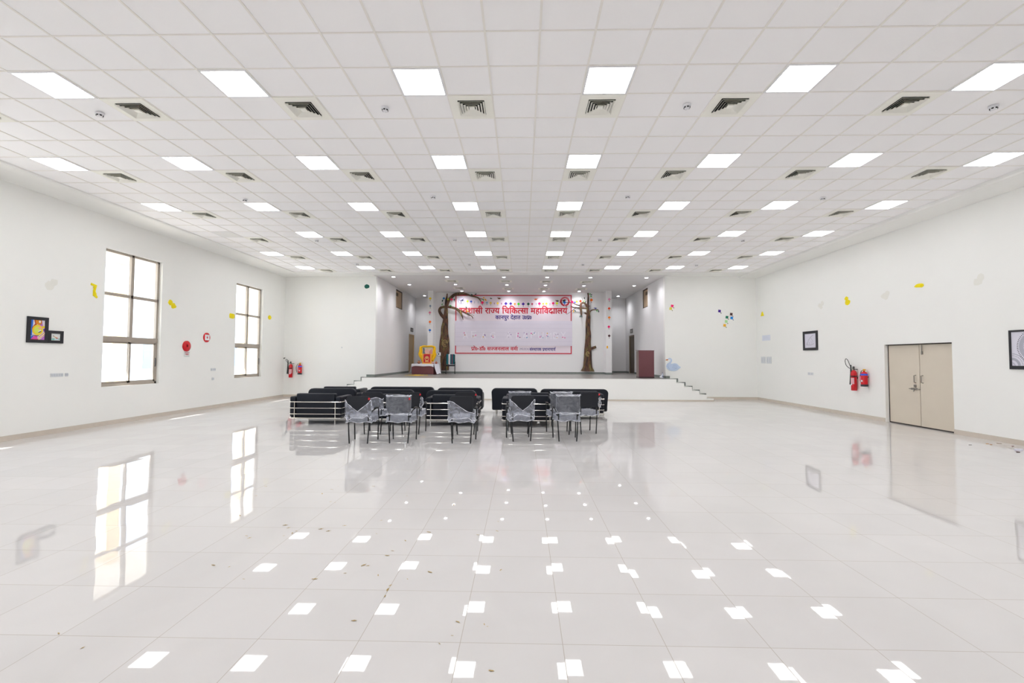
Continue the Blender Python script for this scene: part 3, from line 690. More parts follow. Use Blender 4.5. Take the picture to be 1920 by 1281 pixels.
# framed pencil drawing and mandala drawing on the right wall
t, w, h = wrectthing('framed_drawing', 'black framed pencil drawing left of the fire extinguishers', 'drawing', 'R', (1506.5, 622), (1533.5, 620), (1534, 656.5), (1507, 657.5))
frame_bars(w, h, .085, .03, .085).build('picture_frame', FRAMEB, t, smooth=0)
a = MB(); W2, H2 = w/2-.08, h/2-.08
q([(-1, -1), (1, -1), (1, 1), (-1, 1)], 0, 0)
for ln, ww in (([(.5, .75), (.2, .6), (-.1, .35), (-.4, -.05), (-.5, -.4), (-.55, -.55)], .05), ([(-.7, -.55), (-.3, -.58), (.1, -.6), (.45, -.5), (.6, -.38)], .06), ([(.05, .4), (.3, .1), (.5, -.2)], .03), ([(-.6, -.2), (-.65, -.5)], .05), ([(-.2, -.2), (-.1, -.5)], .04), ([(.1, -.1), (.3, -.3), (.15, -.45)], .03)): q(strip(ln, ww), 1, 1)
a.build('drawing_sheet', [paint((218, 216, 230)), paint((170, 168, 180))], t, smooth=0)
pA, pB = PL['R'][0](1891.5, 620), PL['R'][0](1897.3, 692.5)
w = .95; h = pA.z-pB.z; yl = (pA.y+pB.y)/2
t = thing('framed_drawing', 'black framed mandala drawing cut by the right edge of the photo', 'drawing', (XR, yl-w/2, (pA.z+pB.z)/2), -PI/2)
f = frame_bars(w, h, .035, .03, .07); f.build('picture_frame', FRAMEB, t, smooth=0)
a = MB(); W2, H2 = w/2-.03, h/2-.03
a.prism([(-W2, -H2+.035), (W2, -H2+.035), (W2, H2), (-W2, H2)], -.012, -.010, 0)
def dots(cx, cz, r, n, s, m):
    for k in range(n):
        t_ = 2*PI*k/n; x, z = cx+r*math.cos(t_), cz+r*math.sin(t_)
        if abs(x) < W2-.01 and -H2+.05 < z < H2-.01: a.prism(ell(x, z, s, s, 6), -.0145, -.012, m)
def ring(cx, cz, r0, r1, m, n=40, a0=0, a1=360):
    for k in range(n):
        p = [math.radians(a0+(a1-a0)*(k+e)/n) for e in (0, 1)]
        pts = [(cx+r*math.cos(u), cz+r*math.sin(u)) for r, u in ((r0, p[0]), (r1, p[0]), (r1, p[1]), (r0, p[1]))]
        if all(abs(x) < W2 and -H2+.035 < z < H2 for x, z in pts): a.prism(pts, -.0135, -.012, m)
for r, n, s in ((.33, 60, .009), (.315, 60, .005), (.20, 40, .011), (.17, 34, .012), (.14, 28, .008), (.06, 12, .012)): dots(0, .06, r, n, s, 2)
for r0, r1 in ((.22, .30), (.08, .13)): ring(0, .06, r0, r1, 1)
for cx in (-W2, W2):
    for r0, r1 in ((.06, .07), (.12, .17), (.24, .255)): ring(cx, -H2+.035, r0, r1, 1, 24, 0 if cx < 0 else 90, 90 if cx < 0 else 180)
    dots(cx, -H2+.035, .21, 48, .006, 2)
a.build('drawing_sheet', [paint((222, 220, 232)), paint((176, 176, 190)), paint((40, 38, 46))], t, smooth=0)

# fire extinguishers: a tall carbon dioxide bottle with horn and a shorter powder one with a hose, on two walls
def co2(label, side, px, py, height, loop):
    t = wthing('gas_fire_extinguisher', label, 'fire extinguisher', side, px, py, 'tall red gas fire extinguishers'); H = height; R = .075
    c = (0, -R-.02, 0)
    _c = MB().lathe([(0, -H/2), (R*.9, -H/2), (R, -H/2+.02), (R, H/2-.09), (R*.8, H/2-.04), (.03, H/2), (0, H/2)], 18, 0, c); cyl = _c.build('cylinder', REDPAINT, t)
    MB().lathe([(R+.002, -.005), (R+.003, .0), (R+.003, .02), (R+.002, .025)], 18, 0, (0, c[1], H*.18)).build('strap', BLACKP, t)
    v = MB(); v.box(-.022, .022, c[1]-.022, c[1]+.022, H/2-.005, H/2+.05); v.tube([(-.1, c[1], H/2+.045), (.02, c[1], H/2+.05)], .012, 6)
    vv = v.build('valve', STEEL, t); MB().lathe([(.018, .05), (.032, .065), (.032, .1), (.012, .115)], 10, 0, (-.005, c[1], H/2)).build('valve_wheel', mat('valve_grey', (90, 92, 90), .4), vv)
    MB().box(-.02, .15, c[1]-.008, c[1]+.008, H/2+.018, H/2+.034).build('carry_handle', BLACKM, t, smooth=0)
    MB().lathe([(.016, .32), (.022, .1), (.046, -.26), (.04, -.26), (0, -.25)], 12, 0, (-.128, c[1]+.01, .13)).build('discharge_horn', BLACKP, t)
    MB().tube(curve_pts(loop(H, c[1]), 6), .009, 6).build('hose', BLACKP, t)
    l = MB().lathe([(R+.0015, -.09), (R+.0016, -.088), (R+.0016, .088), (R+.0015, .09)], 24, 0, (0, c[1], -.02)); keep = [i for i, f in enumerate(l.f) if len(f) == 4 and sum(l.v[j][1] for j in f)/4 < c[1]-.045]
    l.f = [l.f[i] for i in keep]; l.mi = [0]*len(l.f); l.build('instruction_label', mat('label_pink_white', (224, 170, 176), .5, var=.3, scale=60), cyl)
    MB().box(-.012, .03, c[1]-R-.008, c[1]-R-.002, -.14, -.095).build('inspection_tag', PAPER, cyl, smooth=0)
    MB().box(-.03, .03, -.03, 0, .05, .09).build('wall_bracket', BLACKM, t, smooth=0)
def abc(label, side, px, py):
    t = wthing('powder_fire_extinguisher', label, 'fire extinguisher', side, px, py, 'short red powder fire extinguishers'); R = .082; c = (0, -R-.02, 0); H = .36
    cyl = MB().lathe([(0, -H/2), (R, -H/2), (R, H/2-.05), (R*.75, H/2-.01), (.025, H/2+.01), (.022, H/2+.04), (0, H/2+.04)], 18, 0, c).build('cylinder', REDPAINT, t)
    MB().lathe([(0, -.055), (R+.006, -.055), (R+.008, .0), (R+.002, .006), (0, .006)], 18, 0, (0, c[1], -H/2)).build('base_skirt', mat('dark_rubber', (38, 44, 52), .6), t)
    b = MB(); b.rbox(-.03, .05, c[1]-.02, c[1]+.02, H/2+.045, H/2+.085, .01, 2); b.rbox(-.04, .03, c[1]-.016, c[1]+.016, H/2+.02, H/2+.045, .006, 2)
    b.build('squeeze_handle', mat('handle_amber', (226, 172, 40), .4), t)
    MB().tube(curve_pts([(-.035, c[1], H/2+.035), (-.1, c[1], H/2+.02), (-.155, c[1], H*.22), (-.15, c[1], -H*.1), (-.115, c[1], -H/2+.03)], 6), [.010]*24+[.016], 7).build('hose', BLACKP, t)
    MB().lathe([(R+.0015, -.024), (R+.002, -.022), (R+.002, .022), (R+.0015, .024)], 18, 0, (0, c[1], .105)).build('blue_band', mat('label_blue', (40, 92, 226), .4), cyl)
    MB().box(-.07, -.01, c[1]-R-.0, c[1]-R+.012, -.07, .06).build('instruction_label', mat('label_rose', (214, 110, 134), .5, var=.3, scale=60), cyl, smooth=0)
    MB().box(-.005, .05, c[1]-R-.008, c[1]-R-.001, -.10, -.05).build('inspection_tag', PAPER, cyl, smooth=0)
    MB().box(-.03, .03, -.03, 0, .02, .06).build('wall_bracket', BLACKM, t, smooth=0)
co2('tall red gas extinguisher with black horn on the far wall by the left corner', 'F', 547, 695.4, .57,
    lambda H, y: [(-.10, y, H/2+.045), (-.16, y, H/2+.09), (-.215, y, H/2+.17), (-.20, y, H/2+.205), (-.165, y, H/2+.20), (-.135, y, H/2+.15), (-.128, y, H/2+.1)])
abc('short red powder extinguisher with blue band on the far wall left of the stage', 'F', 564.3, 691.8)
co2('tall red gas extinguisher with looped hose left of the double door', 'R', 1607.2, 713.3, .60,
    lambda H, y: [(-.09, y, H/2+.045), (-.19, y, H/2+.06), (-.31, y, H/2+.14), (-.355, y, H/2+.26), (-.32, y, H/2+.335), (-.24, y, H/2+.29), (-.165, y, H/2+.16), (-.13, y, H/2+.1)])
abc('short red powder extinguisher with blue band beside the double door', 'R', 1627, 709.5)

# a nozzle stub left of the far extinguishers
t = wthing('detached_nozzle', 'small black nozzle clipped to the far wall above the left extinguisher', 'nozzle', 'F', 532.5, 672.2)
MB().tube([(-.055, -.02, -.03), (-.01, -.025, 0), (.055, -.02, .025)], [.012, .02, .016], 8).build('nozzle', BLACKP, t)
MB().box(-.012, .012, -.02, 0, -.012, .012).build('wall_clip', BLACKM, t, smooth=0)

# swan cut-out
t = wthing('swan_cutout', 'pale blue swan cut-out on the far wall right of the stage', 'swan decoration', 'F', 1261, 686)
S = (aty(1262, 686, YB).x-aty(1261, 686, YB).x)
def sw(pts): return [((1180+x/10.667-1261)*S, (686-(660+y/10.667))*S) for x, y in pts]
body = sw([(735, 290), (745, 250), (770, 222), (800, 205), (822, 178), (826, 158), (815, 147), (795, 150), (775, 158), (770, 145), (785, 124), (810, 120), (838, 132), (855, 160), (850, 190), (832, 222), (830, 236), (860, 236), (905, 225), (945, 235), (980, 265), (1000, 292), (1026, 298), (1018, 318), (985, 345), (950, 370), (900, 384), (850, 384), (795, 372), (755, 340)])
MB().prism(body, -.02, 0).build('swan_body', mat('swan_blue', (196, 212, 236), .7, var=.03), t, smooth=0)
MB().prism(sw([(725, 158), (745, 147), (772, 145), (775, 158), (760, 172), (735, 170)]), -.024, -.002).build('beak', mat('beak_orange', (206, 120, 64), .6, var=.15, scale=60), t, smooth=0)
l = MB()
for ln in ([(775, 240), (765, 290), (800, 345)], [(870, 260), (920, 255), (960, 280)], [(860, 285), (915, 280), (950, 300)], [(850, 315), (900, 310), (940, 325)], [(880, 345), (920, 335), (960, 318)]): l.prism(strip(sw(ln), .012), -.022, -.02)
l.build('feather_line', mat('feather_grey', (160, 178, 206), .7), t, smooth=0)

# ------------------------------------------------------------------ paper kites
KP = {}
def kite(label, side, px, py, rgb, r=.1, rot=0.0, tail=True, group='paper kites strung over the banner', thin=False):
    t = wthing('paper_kite', label, 'paper kite', side, px, py, group)
    m = mat('kite_%d_%d_%d' % rgb, rgb, .7, var=.05, scale=30)
    c, s_ = math.cos(rot), math.sin(rot); R = lambda x, z: (x*c-z*s_, x*s_+z*c)
    a_ = r*.72 if thin else r
    MB().prism([R(-a_, 0), R(0, -r), R(a_, 0), R(0, r)], -.012, -.006).build('sail', m, t, smooth=0); sail = t.children[0]
    b_ = MB(); b_.prism([R(-.004, -r), R(.004, -r), R(.004, r), R(-.004, r)], -.006, -.001); b_.prism([R(-a_, -.004), R(a_, -.004), R(a_, .004), R(-a_, .004)], -.005, 0)
    b_.build('spar', mat('bamboo', (150, 130, 96), .7), sail, smooth=0)
    if tail: MB().prism([R(-.008, -r), R(.008, -r), R(r*.28, -r*1.75), R(.0, -r*1.55), R(-r*.2, -r*1.8)], -.010, -.005).build('tail', mat('tail_%d' % (sum(rgb) % 97), tuple(int(v*.55) for v in rgb), .7), t, smooth=0)
    return t
KS = [((20, 120, 190), 832.2, 559.7, .075, 'blue'), ((206, 206, 40), 840, 561.3, .06, 'olive yellow'), ((226, 16, 90), 846.9, 561.7, .075, 'pink'), ((44, 38, 42), 852.8, 562.3, .075, 'black'),
 ((208, 236, 20), 876.6, 565.2, .07, 'lime'), ((30, 86, 206), 883.3, 565.6, .07, 'royal blue'), ((168, 178, 196), 889.8, 566.4, .045, 'grey'), ((180, 202, 212), 896.6, 566.5, .045, 'pale blue'),
 ((244, 10, 96), 904.4, 567.6, .085, 'hot pink'), ((140, 178, 206), 913, 567.8, .07, 'light blue'), ((236, 206, 96), 920, 568.3, .075, 'pale yellow'), ((176, 120, 160), 927, 568.8, .045, 'mauve'),
 ((244, 206, 60), 933.3, 568.8, .07, 'yellow'), ((170, 84, 140), 940.3, 569.2, .05, 'plum'), ((66, 20, 160), 948.6, 569.4, .09, 'purple'), ((60, 24, 150), 957.5, 569.5, .085, 'deep purple'),
 ((230, 150, 40), 965.3, 570.1, .065, 'orange'), ((60, 214, 40), 972.3, 570.2, .08, 'green'), ((70, 16, 160), 981, 570.2, .09, 'violet'), ((10, 70, 50), 990.6, 570.2, .085, 'dark green'),
 ((190, 20, 80), 997.8, 570.2, .065, 'crimson'), ((160, 170, 196), 1005.5, 569.5, .05, 'grey blue'), ((206, 10, 110), 1011.4, 569.5, .09, 'magenta'), ((232, 170, 20), 1018.4, 569.8, .065, 'amber'),
 ((214, 196, 40), 1024.4, 569.5, .07, 'mustard'), ((190, 160, 190), 1031, 569.8, .05, 'pale mauve'), ((236, 20, 110), 1037.2, 568.8, .08, 'rose'), ((214, 236, 10), 1044.2, 569, .075, 'yellow green'),
 ((20, 110, 206), 1058.6, 567.5, .085, 'sky blue'), ((240, 10, 110), 1073.1, 566.4, .08, 'bright pink'), ((56, 70, 230), 1077.9, 567, .055, 'cobalt'), ((196, 214, 20), 1081.3, 565.8, .07, 'lime yellow'),
 ((244, 70, 10), 1088.4, 564.8, .08, 'red orange'), ((246, 116, 16), 1108.8, 562.8, .09, 'orange')]
NUM = 'first second third fourth fifth sixth seventh eighth ninth tenth eleventh twelfth thirteenth fourteenth fifteenth sixteenth seventeenth eighteenth nineteenth twentieth twenty-first twenty-second twenty-third twenty-fourth twenty-fifth'.split()
for i, (rgb, px, py, r, nm) in enumerate(KS):
    if i < 4: lab = '%s paper kite left of the banner beside the left tree' % nm
    elif i > 28: lab = '%s paper kite right of the banner beside the right tree' % nm
    else: lab = '%s paper kite, %s from the left in the string along the banner top' % (nm, NUM[i-4])
    kite(lab, 'T' if i in (1, 2, 8, 28, 29) else 'N' if 3 < i < 29 else 'B', px, py, rgb, r, thin=r < .055)
for rgb, py, nm, wd, px in (((226, 200, 20), 559.9, 'yellow', 'topmost', 806.8), ((120, 140, 170), 574, 'grey blue', 'second from the top', 806.8), ((226, 130, 160), 586.3, 'pale pink', 'middle', 806), ((250, 110, 10), 603.7, 'orange', 'fourth from the top', 806.2), ((16, 100, 190), 619.3, 'blue', 'lowest', 806)):
    kite('%s paper kite on the left stage column, %s' % (nm, wd), 'K', px, py, rgb, .075, thin=nm == 'grey blue', group='paper kites on the left stage column')
for rgb, py, nm, wd, px in (((220, 130, 170), 561.4, 'pale pink', 'topmost', 1142.3), ((250, 70, 10), 578.6, 'red orange', 'second from the top', 1142), ((250, 130, 10), 595.6, 'orange', 'third from the top', 1142.3), ((246, 10, 110), 612.9, 'hot pink', 'fourth from the top', 1141.6), ((66, 26, 34), 629.9, 'dark brown', 'fifth from the top', 1142.2)):
    kite('%s paper kite on the right stage column, %s' % (nm, wd), 'K', px, py, rgb, .075, group='paper kites on the right stage column')
scrap('yellow_paper_oval', 'small amber paper oval low on the right stage column', 'K', 1138.7, 651.1, [ell(0, 0, .04, .075, 12)], mat('amber_paper', (236, 176, 10), .7), group=None)
for rgb, px, py, nm, wd in (((240, 14, 110), 1260.3, 573.8, 'hot pink', 'upper of the pair right of the stage'), ((232, 216, 80), 1257.6, 578.8, 'yellow', 'lower of the pair right of the stage'),
     ((70, 24, 150), 1349, 583.5, 'purple', 'leftmost of the right corner cluster'), ((80, 46, 46), 1371, 589.3, 'brown', 'upper right of the right corner cluster'), ((16, 120, 90), 1362.9, 595, 'green', 'middle of the right corner cluster'),
     ((20, 140, 226), 1371.8, 596.4, 'sky blue', 'right of the green kite'), ((176, 226, 160), 1361.5, 603, 'pale green', 'below the green kite'), ((240, 180, 40), 1358.6, 610.2, 'orange', 'lowest of the right corner cluster')):
    kite('%s paper kite on the far wall, %s' % (nm, wd), 'F', px, py, rgb, .075, rot=PI/4-.15, group='paper kites on the far right wall')
def bird(label, side, px, py, rgb, fl=1, s_=1.0):
    t = wthing('paper_bird', label, 'paper bird', side, px, py, 'paper birds around the banner'); m = mat('bird_%d_%d_%d' % rgb, rgb, .7, var=.1, scale=30); k = s_*.0284
    MB().prism([(fl*x*k, z*k) for x, z in ((-3.8, 1.0), (-3, 1.6), (-2, .2), (0, -.4), (2, -.2), (3.8, .9), (2.6, -1.4), (.6, -2.2), (-1.6, -1.8))], -.014, 0).build('body', m, t, smooth=0)
    MB().prism([(fl*x*k, z*k) for x, z in ((-1.4, -.6), (-.6, 1.6), (.2, .3), (.9, 1.4), (1.4, -.5))], -.02, -.012).build('wing', mat('wing_%d' % sum(rgb), tuple(int(v*.8) for v in rgb), .7), t, smooth=0)
bird('brown paper bird above the middle left of the banner heading', 'N', 936, 559.2, (110, 66, 40)); bird('orange paper bird above the middle right of the banner heading', 'N', 1004.7, 560.8, (236, 100, 30), -1)
bird('dark brown paper bird beside the red emblem of the banner', 'N', 1045, 563.9, (66, 46, 36)); bird('blue paper bird sitting on the right branch of the right tree', 'B', 1116.4, 577.8, (30, 50, 170), 1, .75)
scrap('paper_leaf', 'single dark green paper leaf on the top left of the banner', 'N', 921, 559.7, [[(-.07, .02), (-.02, .03), (.07, -.02), (.0, -.035), (-.05, -.015)]], mat('leaf_dark', (6, 70, 58), .7), 'paper leaf', .014, .008, None)

